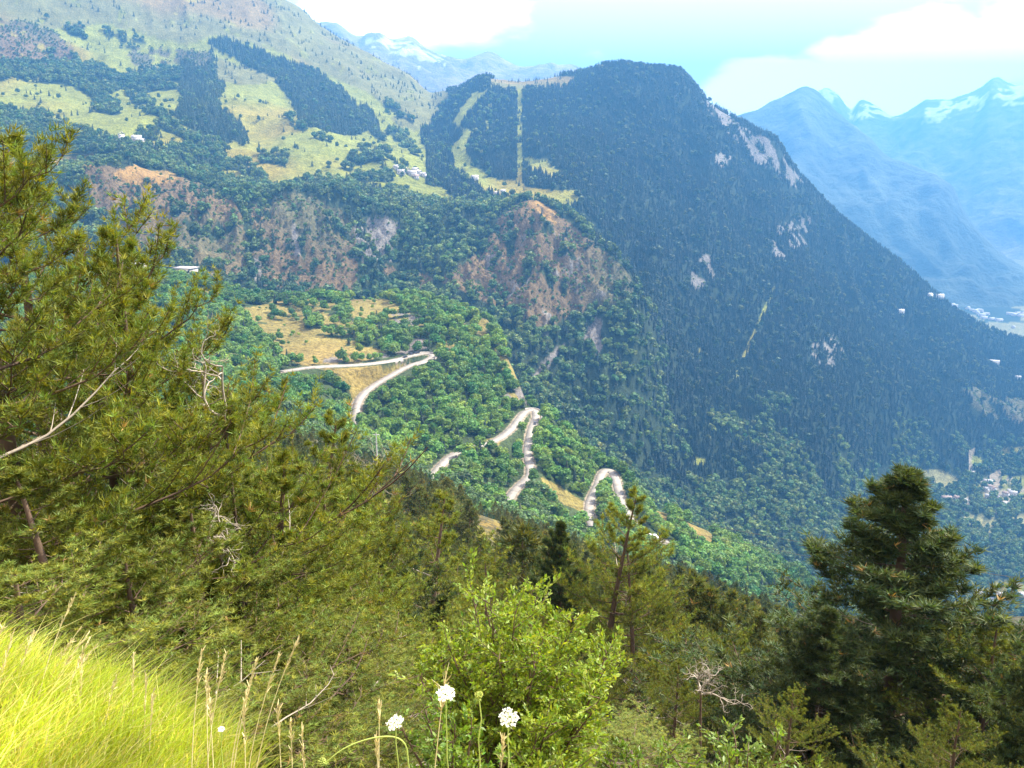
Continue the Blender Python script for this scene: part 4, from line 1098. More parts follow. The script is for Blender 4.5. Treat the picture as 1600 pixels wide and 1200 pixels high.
# big buildings at the head of the spur, seen through the pine
def block(px, py, r, w, l, h, rot, label, storeys=2):
    a, t_ = aztan(px, py); p = (r * math.sin(a), r * math.cos(a), r * float(t_))
    t = link('lodge', None, label=label, category='building'); t.location = p; t.rotation_euler = (0, 0, rot)
    V, Fq = boxes([(-w / 2, w / 2, -l / 2, l / 2, -8, h)]); link('wall', make_mesh('wall', V, Fq), t, M_wall)
    V, Fq = boxes([(-w / 2 - .8, w / 2 + .8, -l / 2 - .8, l / 2 + .8, h, h + .6)]); link('roof', make_mesh('roof', V, Fq), t, M_roof)
    n = int(w / 3.2)
    for s in range(storeys):
        for k in range(n):
            x = -w / 2 + w * (k + .5) / n; z = h * (s + .35) / storeys
            V, Fq = boxes([(x - .8, x + .8, -l / 2 - .08, -l / 2 + .05, z, z + 1.5)]); link('window', make_mesh('window', V, Fq), t, M_glass)
        V, Fq = boxes([(-w / 2, w / 2, -l / 2 - 1.3, -l / 2 - .1, h * s / storeys + .1, h * s / storeys + .9)]); link('balcony', make_mesh('balcony', V, Fq), t, M_white)
    return t
block(212, 421, 880, 17, 9, 5, .1, 'low pale building at the left on the wooded brow behind the pine top', 1)
block(291, 434, 860, 18, 12, 9, -.25, 'pale flat roofed building with balconies on the brow right of the pine top', 2)
VB = [(1478, 781, 12, 16, 6, 1.4, 'wide grey roofed farmhouse below the mown field in the valley', 0), (1495, 780, 8, 10, 6, .4, 'red roofed house right of the grey farmhouse in the valley', 0), (1507, 783, 7, 9, 5, .9, 'small white house with grey roof right of the farm in the valley', 1),
      (1473, 787, 7, 12, 4, 1.5, 'low white shed left of the valley farmhouse', 1),
      (1543, 755, 9, 15, 7, 1.2, 'large white roofed house highest in the valley hamlet', 1), (1545, 762, 8, 12, 6, .9, 'grey roofed house below the large one in the valley hamlet', 0), (1541, 765, 6, 7, 5, .5, 'small white gabled house at the centre of the valley hamlet', 1),
      (1552, 764, 7, 9, 5, .3, 'brown roofed house right of the small gabled one in the valley hamlet', 0), (1543, 776, 7, 9, 5, 1.0, 'white house at the lower left of the valley hamlet', 1), (1557, 775, 6, 8, 5, .2, 'small white house on the lower street of the valley hamlet', 1),
      (1577, 768, 6, 7, 5, .7, 'tiny white house at the far right of the valley hamlet', 1), (1582, 772, 8, 13, 6, 1.1, 'bright white long house at the right of the valley hamlet', 1), (1571, 773, 8, 10, 6, .6, 'grey roofed house between the white ones at the right of the hamlet', 0), (1570, 788, 8, 10, 5, 1.3, 'pale house standing alone under the valley hamlet', 1), (1517, 738, 5, 9, 4, 1.4, 'little pale barn at the foot of the curving valley track', 1), (1544, 732, 5, 7, 4, .8, 'pale hut above the curving street of the valley hamlet', 1), (1560, 800, 7, 12, 4, 1.5, 'long pale shed below the valley hamlet beside the field', 1),
      (1495, 929, 6, 8, 5, .6, 'bright white gabled house alone among trees above the lower wood', 1), (1530, 930, 8, 10, 6, .3, 'pale house left of the sandy yard at the wood edge', 1), (1557, 932, 9, 13, 6, 1.2, 'white roofed house above the sandy yard at the wood edge', 1), (1592, 932, 9, 12, 6, 1.5, 'pale house right of the sandy yard at the wood edge', 1), (1546, 936, 5, 9, 3, 1.5, 'low pale shed at the left edge of the sandy yard', 1),
      (1406, 487, 10, 16, 5, 1.4, 'lone pale building high on the dark wooded mountainside', 1), (1548, 566, 9, 34, 6, 1.2, 'long white building on the lower right shoulder of the dark mountain', 1), (1590, 590, 7, 12, 5, 1.2, 'small white building below the long one on the mountain shoulder', 1)]
for (px, py, w, l, h, rot, lab, pale) in VB:
    house(px, py + 2, w, l, h, rot, lab, None, roof=M_roof if pale else M_roofd)
TB = [(1452, 464), (1467, 466), (1488, 477), (1493, 479), (1512, 482), (1519, 485), (1524, 487), (1528, 490), (1531, 486), (1534, 493), (1537, 497), (1541, 491), (1549, 499), (1556, 500), (1561, 501), (1579, 491), (1585, 493), (1590, 490), (1595, 494), (1599, 491), (1583, 512)]
for k, (px, py) in enumerate(TB):
    w = rng.uniform(9, 15)
    a, t_ = aztan(px, py + 1); r_ = -612 / float(t_)
    if r_ > 3880: r_ = 3880
    p = (r_ * math.sin(a), r_ * math.cos(a), max(r_ * float(t_), -612))
    h_ = hit(px, py)
    if math.hypot(h_[0], h_[1]) < 3000: p = h_; w = rng.uniform(7, 10)
    house(px, py, w, w * rng.uniform(1.1, 2.2), rng.uniform(5, 8), rng.uniform(0, 3), 'pale building of the town on the far valley floor', 'buildings of the far valley town', pos=p, name='town_building', cat='building', wallm=M_white, roof=M_roof)

# ---------------------------------------------------------------- vehicles
def car(p, rot, label, paint, L_=4.2, W_=1.8, Hb=.85, Hc=.62, van=False):
    t = link('van' if van else 'car', None, label=label, category='van' if van else 'car')
    t.location = p; t.rotation_euler = (0, 0, rot)
    prof = [(-L_/2, .3), (-L_/2, .75), (-L_/2 + .15, Hb), (-L_*.32, Hb + .02), (-L_*.2, Hb + Hc), (L_*.18, Hb + Hc), (L_*.32, Hb + .03), (L_/2 - .1, Hb - .12), (L_/2, .6), (L_/2, .3)]
    if van: prof = [(-L_/2, .3), (-L_/2, 2.3), (-L_/2 + .1, 2.4), (L_*.22, 2.4), (L_*.36, 1.35), (L_/2 - .1, 1.1), (L_/2, .8), (L_/2, .3)]
    n = len(prof); V = [(x, y, z) for y in (-W_/2, W_/2) for x, z in prof]
    import bmesh
    b = bmesh.new(); vs = [b.verts.new(v) for v in V]
    b.faces.new(vs[:n]); b.faces.new(vs[n:][::-1])
    for i in range(n): b.faces.new((vs[i], vs[(i + 1) % n], vs[n + (i + 1) % n], vs[n + i]))
    bmesh.ops.recalc_face_normals(b, faces=b.faces); bmesh.ops.bevel(b, geom=b.edges[:], offset=.05, segments=2, affect='EDGES')
    me = bpy.data.meshes.new('body'); b.to_mesh(me); b.free(); link('body', me, t, paint)
    zc = 1.7 if van else Hb + Hc * .5; hh = .35 if van else Hc * .36
    V, Fq = boxes([(-L_*.22 if not van else L_*.05, L_*.17, -W_/2 - .02, W_/2 + .02, zc - hh, zc + hh)]); link('side_windows', make_mesh('side_windows', V, Fq), t, M_glass)
    for x in (-L_*.31, L_*.31):
        for y in (-W_/2 + .05, W_/2 - .05):
            P_ = np.array([(x, y - .12, .32), (x, y - .1, .32), (x, y + .1, .32), (x, y + .12, .32)])
            Vw, Fw = tube(P_, [.001, .33, .33, .001], 12); link('wheel', make_mesh('wheel', Vw, Fw), t, M_tyre)
def on_road(L, px, py, off=0.0, flip=0):
    i = idx(L, px, py); i = min(max(i, 1), len(L) - 2); d = L[i + 1] - L[i - 1]; a = math.atan2(d[1], d[0])
    return (L[i, 0] - math.sin(a) * off, L[i, 1] + math.cos(a) * off, L[i, 2] + .11), a + flip * math.pi
p, a = on_road(R0, 646, 554, 2.4); car(p, a, 'dark car parked on the inside of the upper road bend', M_card)
p, a = on_road(R0, 654, 552, 2.4); car(p, a, 'second dark car nearer the apex of the upper road bend', M_card)
p, a = on_road(R0, 630, 561, -1.4); car(p, a, 'small dark car driving along the upper road before the bend', M_card)
p, a = on_road(R1, 833, 662, 1.2); car(p, a, 'dark car on the straight just below the middle road bend', M_card)
p, a = on_road(ROADS[2], 1022, 843, .5); car(p, a, 'white van with a bright roof at the lowest visible end of the road', M_carw, L_=5.8, W_=2.1, van=True)

# ---------------------------------------------------------------- pole and cables
p0 = at_r(589, 232, 712)
t = link('utility_pole', None, label='thin pale utility pole rising from the trees in front of the spur', category='pole'); t.location = p0
zt_ = pt(589, 676, r=232)[2] - p0[2]
Vp, Fp = tube([(0, 0, -.5), (0, 0, zt_)], [.22, .14], 8); link('post', make_mesh('post', Vp, Fp), t, M_metal)
V, Fq = boxes([(-.9, .9, -.06, .06, zt_ - .7, zt_ - .5)]); link('crossarm', make_mesh('crossarm', V, Fq), t, M_metal)
def cable(pts, rad, label):
    P_ = smooth_line([pt(a, b, r=c) for a, b, c in pts], it=3)
    V, Fq = tube(P_, np.full(len(P_), rad) if np.isscalar(rad) else np.interp(np.linspace(0, 1, len(P_)), np.linspace(0, 1, len(rad)), rad), 6)
    link('cable', make_mesh('cable', V, Fq), mat=M_cable, label=label, category='cable')
cable([(589, 680, 232), (690, 732, 200), (790, 754, 180), (870, 772, 165), (935, 787, 150), (1124, 824, 125), (1300, 856, 108), (1390, 872, 100), (1600, 905, 85), (1800, 930, 75)], .028, 'upper overhead cable crossing in front of the lowest road bend')
cable([(589, 682, 232), (700, 740, 195), (890, 790, 158), (935, 800, 148), (1040, 823, 133), (1115, 840, 122), (1285, 874, 104), (1435, 904, 92), (1600, 935, 80), (1800, 965, 70)], .026, 'second overhead cable hanging just under the upper one')
cable([(480, 838, 110), (620, 876, 80), (800, 920, 60), (950, 965, 50), (1165, 1030, 42), (1360, 1082, 37), (1480, 1114, 35), (1600, 1141, 33), (1800, 1185, 30)], .011, 'lowest overhead cable passing across the dark pine at the right')

# ---------------------------------------------------------------- big pines near the bank
near_models = []
for k, kw in enumerate([dict(H=7.5, Rc=2.9, nb=60, ntw=13, needles=10, nlen=.078, nwid=.0105, base=(.140, .170, .022), shape=.7, t0=.06, seed=11, dead=.07, open_=.04, sub=5),
                        dict(H=6.5, Rc=2.2, nb=52, ntw=12, needles=10, nlen=.078, nwid=.0105, base=(.144, .172, .022), shape=.8, t0=.05, seed=12, lean=(.12, 0), dead=.06, open_=.05, up=.5, sub=5),
                        dict(H=9.0, Rc=3.2, nb=120, ntw=17, needles=8, nlen=.125, nwid=.021, cone=True, base=(.050, .074, .020), shape=.95, t0=.05, seed=13, dead=.02, open_=.0, sub=5)]):
    m_ = pine(**kw); near_models.append(m_)
    print('near pine', len(m_['crown'][1]), len(m_['wood'][1]))
near_parts = []
for m_ in near_models:
    h_ = m_['H']
    a = make_mesh('crown', m_['crown'][0] / h_, m_['crown'][1], m_['crown'][2]); a.materials.append(M_needle)
    b = make_mesh('trunk', m_['wood'][0] / h_, m_['wood'][1], smooth=True); b.materials.append(M_bark)
    c = [make_mesh('dead_branch', q_[0] / h_, q_[1]) for q_ in m_['dead']]
    for q_ in c: q_.materials.append(M_dead)
    near_parts.append((a, b, c, h_))
# px of the trunk, distance, py of the top, model, width factor, turn, label
BIG = [
 (-60, 7.6, 120, 0, 1.05, .4, 'tall spreading pine cut by the left edge with a reddish trunk'),
 (215, 9.0, 372, 0, .85, 0.9, 'leaning pine with an open forked top standing against the pale lodge'),
 (75, 11.0, 232, 0, 1.0, 2.1, 'dense pine directly behind the one at the left edge'),
 (330, 10.5, 590, 0, 1.2, 3.9, 'broad low pine with bleached dead branches right of the leaning pine'),
 (445, 13.0, 672, 1, .95, .3, 'pine whose tip reaches toward the upper road bend'),
 (110, 6.4, 770, 1, 1.5, 2.6, 'low bushy pine just behind the sunlit grass bank'),
 (300, 7.8, 800, 0, 1.5, 5.0, 'yellow green pine with a bare grey fork above the grass bank'),
 (470, 9.5, 845, 0, 1.35, 1.2, 'wide pine left of the bright leafy bush'),
 (560, 17.0, 742, 2, 1.15, 2.2, 'dark green pine between the broad pines and the leafy bush'),
 (655, 25.0, 800, 1, 1.2, 1.0, 'tall pine with feathery tips behind the leafy bush'),
 (690, 14.0, 930, 2, 1.25, 4.0, 'shaded pine close behind the top of the leafy bush'),
 (942, 30.0, 765, 1, 1.0, 5.6, 'slim pine with a bare visible trunk below the lowest road bend'),
 (878, 31.0, 815, 2, .95, 3.3, 'pine left of the slim one below the lowest road bend'),
 (1005, 29.0, 862, 1, 1.0, 2.0, 'short golden pine right of the slim one'),
 (850, 19.0, 950, 0, 1.0, 2.9, 'golden green pine above the right side of the leafy bush'),
 (1432, 19.5, 738, 2, 1.7, 1.7, 'large dark pine standing alone at the right'),
 (1300, 17.0, 950, 2, 1.5, 3.0, 'dark pine leaning against the left side of the large dark pine'),
 (1150, 22.0, 985, 0, 1.15, 4.4, 'olive green pine in front of the wooded ravine'),
 (1060, 17.0, 1035, 0, 1.0, .9, 'low pine behind the twisted bleached branches'),
 (1240, 13.5, 1080, 0, 1.1, 1.5, 'low olive pine at the foot of the large dark pine'),
 (1560, 19.0, 985, 0, 1.25, 2.5, 'olive pine right of the large dark pine'),
 (1660, 17.0, 960, 2, 1.1, .2, 'pine cut by the right edge'),
 (1500, 13.0, 1110, 0, 1.1, 5.2, 'low dark pine near the bottom right corner'),
 (980, 9.5, 1150, 0, 1.0, 5.2, 'low pine right of the leafy bush near the bottom edge'),
 (20, 5.6, 900, 0, 1.35, 1.9, 'low bough filled pine in shade behind the left grass'),
 (200, 6.6, 880, 0, 1.2, 3.3, 'shaded low pine in the gap over the middle of the grass bank'),
 (385, 7.6, 905, 1, 1.4, 2.0, 'small yellow green pine between the broad pines and the grass stalks'),
 (540, 7.4, 1000, 0, 1.2, .7, 'low pine left of the bright leafy bush near its foot'),
 (590, 11.0, 890, 0, 1.1, 5.9, 'shaded yellow green pine behind the left flank of the leafy bush'),
 (760, 22.0, 880, 0, 1.1, 3.1, 'olive pine directly above the top of the leafy bush'),
 (385, 9.0, 705, 1, 1.35, 5.5, 'wide pine with upswept boughs below the leaning pine'),
 (505, 11.5, 745, 0, 1.1, 4.6, 'yellow green pine whose boughs reach under the upper road'),
 (170, 9.6, 480, 0, 1.2, 1.1, 'full pine beneath the open top of the leaning one'),
 (20, 9.0, 195, 0, 1.1, 3.0, 'dense tall pine rising behind the reddish trunk at the left edge'),
 (420, 6.0, 1035, 1, 1.4, 4.7, 'small pine rising behind the tall grass stalks'),
]
for (px, r_, top, mdl, wf, turn, lab) in BIG:
    p = at_r(px, r_, max(top, 700)); zt2 = pt(px, top, r=r_)[2]
    H2 = zt2 - p[2] + .15
    a, b, c, h_ = near_parts[mdl]
    t = link('pine_tree', None, label=lab, category='tree')
    t.location = (p[0], p[1], p[2] - .15); t.rotation_euler = (0, 0, turn)
    s = H2; sw = max(H2, .52 * h_ if r_ < 12 else H2) * wf
    t.scale = (sw, sw, s)
    link('crown', a, t); link('trunk', b, t)
    for q_ in c: link('dead_branch', q_, t)

# ---------------------------------------------------------------- bare twisted branches and a dead pine
def dead_tree(px, r_, py, size, label, seed, name='dead_tree', mat=M_dead, dz=0, cat='tree', nst=5, upw=.35):
    g = np.random.default_rng(seed); parts_ = []
    def grow(p, d, L, rad, dep):
        n = 6; pts = [p]
        for i in range(n):
            d = unit(d + g.normal(0, .30, 3) + np.array((0, 0, upw * .12))); pts.append(pts[-1] + d * L / n)
        parts_.append(tube(pts, np.linspace(rad, rad * .45, n + 1), 5))
        if dep < 3:
            for k in range(3 if dep else 4):
                q = pts[int(g.integers(2, n + 1))]
                grow(q, unit(d + g.normal(0, .8, 3)), L * g.uniform(.45, .75), rad * .5, dep + 1)
    for k in range(nst):
        grow(np.zeros(3), unit(np.array((g.normal(0, .7), g.normal(0, .5), upw + g.random()))), size * g.uniform(.5, .9), .012 * size ** .5 + .008, 0)
    V, T, _ = join(parts_)
    p = pt(px, py, r=r_); zg = ground(p[0], p[1])
    # root it: a leaning stem down to the ground
    st = tube([(0, 0, zg - p[2] - .1), (.05, .02, (zg - p[2]) * .5), (0, 0, 0)], [.03, .022, .015], 6)
    t = link(name, None, label=label, category=cat); t.location = p
    link('branches', make_mesh('branches', V, T), t, mat); link('stem', make_mesh('stem', *st), t, M_bark)
dead_tree(1095, 12.0, 1085, .50, 'twisted bleached branches of a dead shrub in front of the ravine', 5)
dead_tree(350, 9.2, 650, .70, 'pale dead branch sticking out to the upper right of the pines', 8, upw=.8, nst=2)
dead_tree(345, 8.0, 872, .55, 'bleached dead fork among the lower pine boughs', 9, upw=.1, nst=3)
dead_tree(585, 60.0, 775, 5.2, 'grey leafless tree above the pines in the middle of the slope', 12, upw=1.2, nst=3)

# ---------------------------------------------------------------- leafy bush
def leaves_at(P, Dr, size, g, base, wid=.42, var=.3):
    n = len(P)
    d = unit(Dr + g.normal(0, .55, (n, 3))); s = unit(np.cross(d, unit(np.array((0, 0, 1.)) + g.normal(0, .7, (n, 3)))))
    nrm = np.cross(s, d); L_ = size * g.uniform(.6, 1.25, n)[:, None]
    a = P; b = P + d * L_ * .5 + s * L_ * wid * .5 + nrm * L_ * .06; c = P + d * L_; e = P + d * L_ * .5 - s * L_ * wid * .5 + nrm * L_ * .06
    V = np.stack([a, b, c, e], 1).reshape(-1, 3); Q = np.arange(4 * n).reshape(-1, 4)
    T = np.concatenate([Q[:, [0, 1, 2]], Q[:, [0, 2, 3]]])
    f = g.uniform(1 - var, 1 + var, (n, 1)); w_ = g.normal(0, .5, (n, 1))
    col = np.clip(np.array(base) * f * (1 + w_ * np.array((.3, .05, .1))), .004, 1)
    return V, T, np.repeat(col, 4, 0)
def bush(px, r_, top, wide, nstem, ntw, nleaf, size, base, label, seed, name='leafy_bush'):
    g = np.random.default_rng(seed)
    p = at_r(px, r_, max(top, 900)); H = pt(px, top, r=r_)[2] - p[2]
    wood, LP, LD = [], [], []
    for i in range(nstem):
        a = i * 2.4 + g.normal(0, .3); k = (i + .5) / nstem
        hh = H * (1 - .42 * k ** 1.5) * g.uniform(.82, 1.02); ww = wide * k ** .6 * g.uniform(.75, 1.1)
        s = np.linspace(0, 1, 9)[:, None]
        st = np.concatenate([np.cos(a) * ww * s ** .9, np.sin(a) * ww * s ** .9, hh * s ** 1.15 - .1], 1) + np.cumsum(g.normal(0, .012 * H, (9, 3)), 0) * s
        wood.append(tube(st, np.linspace(.016, .003, 9), 5))
        for j in range(ntw):
            q = .18 + .82 * (j + g.random()) / ntw
            o = np.array([np.interp(q, s[:, 0], st[:, m]) for m in range(3)])
            d = unit(np.array((g.normal(0, .8), g.normal(0, .8), g.uniform(.2, 1.0)))); L_ = wide * .42 * (1.15 - .6 * q) * g.uniform(.6, 1.2)
            tw = o + d * L_ * np.linspace(0, 1, 4)[:, None]
            wood.append(tube(tw, np.linspace(.005, .0015, 4), 3))
            qq = g.uniform(.12, 1, nleaf)[:, None]
            LP.append(o + d * L_ * qq + g.normal(0, size * .25, (nleaf, 3))); LD.append(np.tile(d, (nleaf, 1)))
    P_ = np.concatenate(LP); D_ = np.concatenate(LD)
    V, T, C = leaves_at(P_, D_, size, g, base)
    t = link(name, None, label=label, category='bush'); t.location = p
    a = make_mesh('leaves', V, T, C); link('leaves', a, t, M_leaf, kind='stuff'); Vw, Tw, _ = join(wood)
    link('stems', make_mesh('stems', Vw, Tw), t, M_bark)
    print(name, len(T))
bush(812, 5.6, 912, .92, 38, 30, 38, .042, (.27, .37, .035), 'bright green leafy bush in the sun behind the white flowers', 21)
bush(700, 4.6, 1085, .42, 9, 14, 20, .040, (.14, .23, .03), 'low leafy shoots at the left foot of the bright bush', 22)
bush(1165, 5.2, 1150, .62, 14, 16, 22, .042, (.15, .23, .03), 'small leafy bush at the bottom edge under the dark pine', 23)
bush(1020, 5.4, 1168, .5, 10, 14, 22, .042, (.14, .22, .03), 'low leafy growth at the bottom edge right of the bright bush', 24)
bush(1420, 6.5, 1180, .5, 8, 12, 18, .045, (.10, .13, .03), 'low brownish green bush at the bottom edge by the dark pine trunk', 25)

# ---------------------------------------------------------------- grass bank
g = np.random.default_rng(33)
def blades(base, h, w, dirx, colr, seg=3):
    n = len(base); s = np.linspace(0, 1, seg + 1)
    side = np.stack([np.cos(g.uniform(0, 6.28, n)), np.sin(g.uniform(0, 6.28, n)), np.zeros(n)], 1)
    V = []
    for q in s:
        c = base + np.array((0, 0, 1.)) * (h * (q - .28 * q ** 2))[:, None] + dirx * (h * q ** 2 * .62)[:, None]
        ww = (w * (1 - q) ** .7 * .5)[:, None] * side
        V.append(c - ww); V.append(c + ww)
    V = np.stack(V, 1)
    k = 2 * (seg + 1); o = (np.arange(n) * k)[:, None, None]
    q4 = np.array([[2 * i, 2 * i + 1, 2 * i + 3, 2 * i + 2] for i in range(seg)])
    Fq = (o + q4[None]).reshape(-1, 4)
    return V.reshape(-1, 3), Fq, np.repeat(colr, k, 0)
n = 60000
a_ = aztan(g.uniform(-420, 620, n * 2), 1080)[0]; r_ = np.sqrt(g.uniform(.8 ** 2, 4.3 ** 2, n * 2))
lim = np.interp(a_, [float(aztan(v, 1100)[0]) for v in (-400, 0, 200, 330, 450, 560, 640)], [4.3, 4.2, 3.8, 3.1, 2.3, 1.5, .9])
kp = r_ < lim; a_, r_ = a_[kp][:n], r_[kp][:n]; n = len(a_)
x, y = r_ * np.sin(a_), r_ * np.cos(a_)
cols_ = {}
jj = np.clip(np.searchsorted(AZ, a_) - 1, 0, NA - 2)
z = np.array([np.interp(r_[i], GR[:30, jj[i]], GZ[:30, jj[i]]) for i in range(n)])
dens_keep = fbm(x * 2.2, y * 2.2, 5, 3)
hgt = .30 * g.uniform(.45, 1.2, n) * (.55 + .9 * dens_keep) * np.interp(r_, (1, 4), (.8, 1.05))
dx = np.stack([g.normal(.42, .38, n), g.normal(.05, .35, n), np.zeros(n)], 1)
f = g.uniform(.7, 1.25, (n, 1)); dryb = (g.random(n) < .12 + .4 * fbm(x * 2, y * 2, 9, 2))[:, None]
cc = np.where(dryb, np.array((.54, .50, .20)), np.array((.36, .45, .055))) * f * (.5 + 1.0 * fbm(x * 3.5, y * 3.5, 8, 3))[:, None]
V, Fq, C = blades(np.stack([x, y, z - .02], 1), hgt, g.uniform(.004, .0085, n), dx, cc)
link('grass', make_mesh('grass', V, Fq, C), mat=M_grass, kind='stuff')
# thinner growth along the whole brow
n2 = 3500
a2 = aztan(g.uniform(450, 1900, n2), 1150)[0]; r2 = g.uniform(1.3, 4.5, n2); x2, y2 = r2 * np.sin(a2), r2 * np.cos(a2)
jj = np.clip(np.searchsorted(AZ, a2) - 1, 0, NA - 2)
z2 = np.array([np.interp(r2[i], GR[:34, jj[i]], GZ[:34, jj[i]]) for i in range(n2)])
V, Fq, C = blades(np.stack([x2, y2, z2 - .02], 1), .20 * g.uniform(.5, 1.2, n2), g.uniform(.004, .008, n2), np.stack([g.normal(.2, .4, n2), g.normal(0, .4, n2), np.zeros(n2)], 1), np.array((.12, .15, .03)) * g.uniform(.6, 1.3, (n2, 1)))
link('grass', make_mesh('grass', V, Fq, C), mat=M_grass, kind='stuff')

M_straw = plain('straw', (.66, .56, .28), noise=.2, scale=20)
M_stem = plain('flower_stem', (.36, .44, .10), noise=.15, scale=20)
M_petal = leaf_material('petals', .25, rough=.6)
def stalk(px, top, r_, foot_px, label, group=None, head=.11, rad=.0021, seed=0, plume=1.0):
    g = np.random.default_rng(500 + seed)
    T_ = np.array(pt(px, top, r=r_)); af = float(aztan(foot_px, 1200)[0]); rf = r_ * .97
    B_ = np.array((rf * math.sin(af), rf * math.cos(af), 0)); B_[2] = ground(B_[0], B_[1]) - .02
    s = np.linspace(0, 1, 10)[:, None]
    P_ = B_ + (T_ - B_) * s; P_[:, 0] += (T_[0] - B_[0]) * (s[:, 0] ** 2.2 - s[:, 0]) * .7 + g.normal(0, .01)
    t = link('grass_stalk', None, label=label, category='grass stalk')
    if group: t['group'] = group
    t.location = B_; P_ = P_ - B_
    V, F_ = tube(P_, np.linspace(rad, rad * .45, 10), 4); link('stem', make_mesh('stem', V, F_), t, M_straw)
    L_ = np.linalg.norm(P_[-1]); k = 34
    q = 1 - g.uniform(0, head / L_, k)
    o = np.stack([np.interp(q, s[:, 0], P_[:, m]) for m in range(3)], 1); d = unit(P_[-1] - P_[-3])
    dd = unit(d + g.normal(0, .28 * plume, (k, 3))); w = unit(np.cross(dd, g.normal(size=(k, 3)))) * .0021
    ln = g.uniform(.012, .026, (k, 1)) * plume
    V = np.stack([o - w, o + w, o + dd * ln + w * .4, o + dd * ln - w * .4], 1).reshape(-1, 3)
    link('seed_head', make_mesh('seed_head', V, np.arange(4 * k).reshape(-1, 4)), t, M_straw)
G_ = 'seeding grass stalks along the edge of the bank'
ST = [(116, 925, 2.9, 50), (12, 978, 3.0, -30), (20, 990, 2.9, -10), (52, 985, 3.0, 20), (128, 978, 3.1, 70), (132, 990, 3.0, 60), (138, 1000, 2.9, 90), (150, 1012, 3.0, 80), (202, 1024, 2.8, 200), (228, 1052, 2.7, 222), (125, 1030, 2.8, 122),
      (318, 1016, 2.5, 292), (352, 1018, 2.6, 312), (322, 1052, 2.4, 316), (330, 1072, 2.3, 330), (405, 1030, 2.5, 345), (430, 1024, 2.5, 362), (470, 996, 2.5, 380), (400, 1060, 2.4, 350), (380, 1102, 2.3, 372), (432, 1102, 2.2, 430), (452, 1128, 2.2, 446), (472, 1142, 2.2, 466), (180, 1060, 2.7, 150), (240, 1075, 2.6, 225)]
for k, (px, top, r_, fp) in enumerate(ST):
    lab = 'dry straw coloured grass stalk with a seed head at the edge of the bank'; gr = G_
    if k == 0: lab, gr = 'tallest seeding grass stalk above the left bank', None
    if k == 17: lab, gr = 'tall brownish grass plume nearest the dark trees at the end of the bank', None
    stalk(px, top, r_, fp, lab, gr, seed=k, head=.12, plume=1.0)
stalk(586, 1099, 2.0, 575, 'upright straw grass stalk left of the white flowers', seed=60, head=.06)
stalk(693, 1055, 1.95, 655, 'slanting brown grass stalk behind the topmost white flower', seed=61, head=.10, plume=1.6)
stalk(590, 1156, 1.9, 592, 'short grass stalk under the lowest white flower', seed=62, head=.05)
stalk(792, 1156, 1.9, 775, 'short dry grass stalk under the right white flower', seed=63, head=.06)

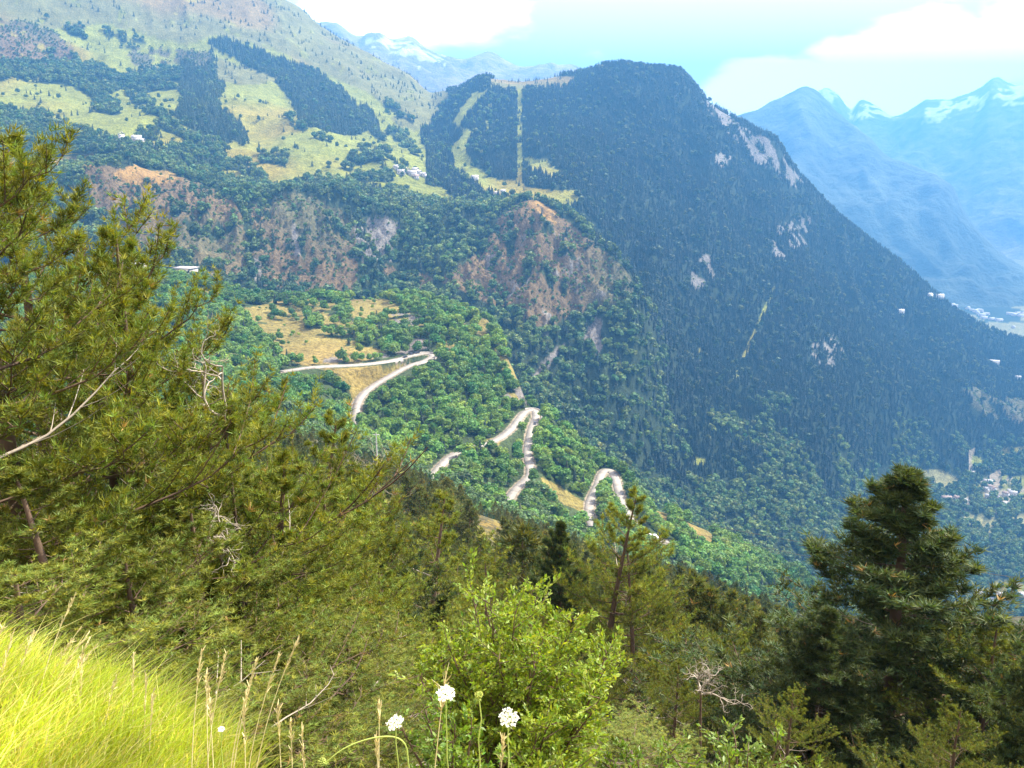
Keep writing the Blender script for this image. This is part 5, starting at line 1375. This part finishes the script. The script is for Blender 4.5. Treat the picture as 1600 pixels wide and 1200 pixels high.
# ---------------------------------------------------------------- wild carrots
def umbel(px, py, r_, foot_px, tilt, label, closed=False, diam=.040, seed=0, arc=None):
    g = np.random.default_rng(700 + seed)
    T_ = np.array(pt(px, py, r=r_)); af = float(aztan(foot_px, 1200)[0]); rf = r_ * .98
    B_ = np.array((rf * math.sin(af), rf * math.cos(af), 0)); B_[2] = ground(B_[0], B_[1]) - .02
    s = np.linspace(0, 1, 16)[:, None]; P_ = B_ + (T_ - B_) * s
    P_[:, 0] += np.sin(s[:, 0] * math.pi) * (T_[0] - B_[0]) * .22 + g.normal(0, .002, 16)
    if arc: P_ = smooth_line([B_] + [pt(a, b, r=r_) for a, b in arc] + [T_], it=2)
    t = link('wild_carrot', None, label=label, category='flower'); t.location = B_; P_ = P_ - B_
    V, F_ = tube(P_, np.linspace(.0022, .0013, len(P_)), 6); link('stem', make_mesh('stem', V, F_, smooth=True), t, M_stem)
    top = P_[-1]; d = unit(np.array(tilt, float)); ref = unit(np.cross(d, (0.2, 1, .1))); e = np.cross(d, ref)
    Rr = diam / 2; rays = []; heads = []; n = 26
    for i in range(n):
        k = math.sqrt((i + .5) / n); a = i * 2.39996
        if closed:
            c = top + (ref * math.cos(a) + e * math.sin(a)) * Rr * (.75 * math.sin(k * 1.9)) + d * Rr * (1.6 * k * .3 + 1.2 * (1 - k) + .2)
            mid = top + (ref * math.cos(a) + e * math.sin(a)) * Rr * .8 * k + d * Rr * .5
            rays.append(tube([top - d * Rr * .4, mid, c], [.0009, .0016, .0010], 4))
        else:
            c = top + (ref * math.cos(a) + e * math.sin(a)) * Rr * k + d * Rr * (.42 - .16 * k * k) + g.normal(0, Rr * .04, 3)
            rays.append(tube([top - d * Rr * .5, (top - d * Rr * .1 + c) / 2, c], [.0007, .0006, .0006], 3))
        heads.append(c)
    V, F_, _ = join(rays); link('rays', make_mesh('rays', V, F_), t, M_stem)
    hd = np.array(heads); m = 26 if not closed else 8
    P2 = np.repeat(hd, m, 0) + (ref * g.normal(size=(n * m, 1)) + e * g.normal(size=(n * m, 1))) * Rr * (.085 if not closed else .05) + d * g.normal(size=(n * m, 1)) * Rr * .05
    Nn = unit(d + g.normal(0, .45, (n * m, 3)))
    V, Q = quads(P2, Nn, np.full(n * m, Rr * .075))
    colr = np.array((.86, .87, .82) if not closed else (.50, .52, .12)) * g.uniform(.85, 1.05, (n * m, 1))
    link('florets', make_mesh('florets', V, Q, np.repeat(colr, 4, 0)), t, M_petal)
    # thin bracts under the flower
    b = []
    for i in range(9):
        a = i * .7; o = ref * math.cos(a) + e * math.sin(a); b.append(tube([top - d * Rr * .5, top - d * Rr * .45 + o * Rr * .35, top - d * Rr * .7 + o * Rr * .6], [.0006, .0005, .0003], 3))
    V, F_, _ = join(b); link('bracts', make_mesh('bracts', V, F_), t, M_stem)
umbel(697, 1086, 1.72, 714, (.05, -.40, 1), 'white wild carrot flower, the topmost of the three open ones', seed=1)
umbel(618, 1131, 1.70, 634, (-.35, -.40, 1), 'white wild carrot flower tilted to the left, leftmost of the open ones', seed=2, diam=.036)
umbel(796, 1122, 1.68, 752, (.05, -.9, 1), 'white wild carrot flower facing the viewer, rightmost of the open ones', seed=3, diam=.040)
umbel(751, 1090, 1.72, 726, (0, -.1, 1), 'closed yellow green wild carrot head between two white flowers', closed=True, diam=.022, seed=4)
umbel(507, 1193, 1.72, 640, (-.6, -.2, .6), 'closed wild carrot head drooping at the bottom edge on an arching stem', closed=True, diam=.024, seed=5, arc=[(640, 1180), (628, 1152), (590, 1150), (540, 1166)])
umbel(345, 1140, 2.3, 352, (.2, -.4, 1), 'small white flower head among the grass stalks', seed=6, diam=.018)

# ---------------------------------------------------------------- air
def haze_box():
    x0, x1, y0, y1, z0, z1 = -12500, 12500, -12500, 12500, -760, 1060
    V = [(x, y, z) for x in (x0, x1) for y in (y0, y1) for z in (z0, z1)]
    Fq = [(0, 1, 3, 2), (4, 6, 7, 5), (0, 4, 5, 1), (2, 3, 7, 6), (0, 2, 6, 4), (1, 5, 7, 3)]
    me = make_mesh('haze', V, np.array(Fq))
    m = bpy.data.materials.new('haze'); t = nodes(m)
    pv = t.nodes.new('ShaderNodeVolumePrincipled')
    pv.inputs['Color'].default_value = HAZE_COLOR + (1,)
    pv.inputs['Density'].default_value = HAZE_DENSITY
    pv.inputs['Anisotropy'].default_value = .35
    o = t.nodes.new('ShaderNodeOutputMaterial'); t.links.new(pv.outputs[0], o.inputs['Volume'])
    link('haze', me, mat=m, kind='stuff')
haze_box()
print('triangles', sum(len(m.polygons) for m in bpy.data.meshes))
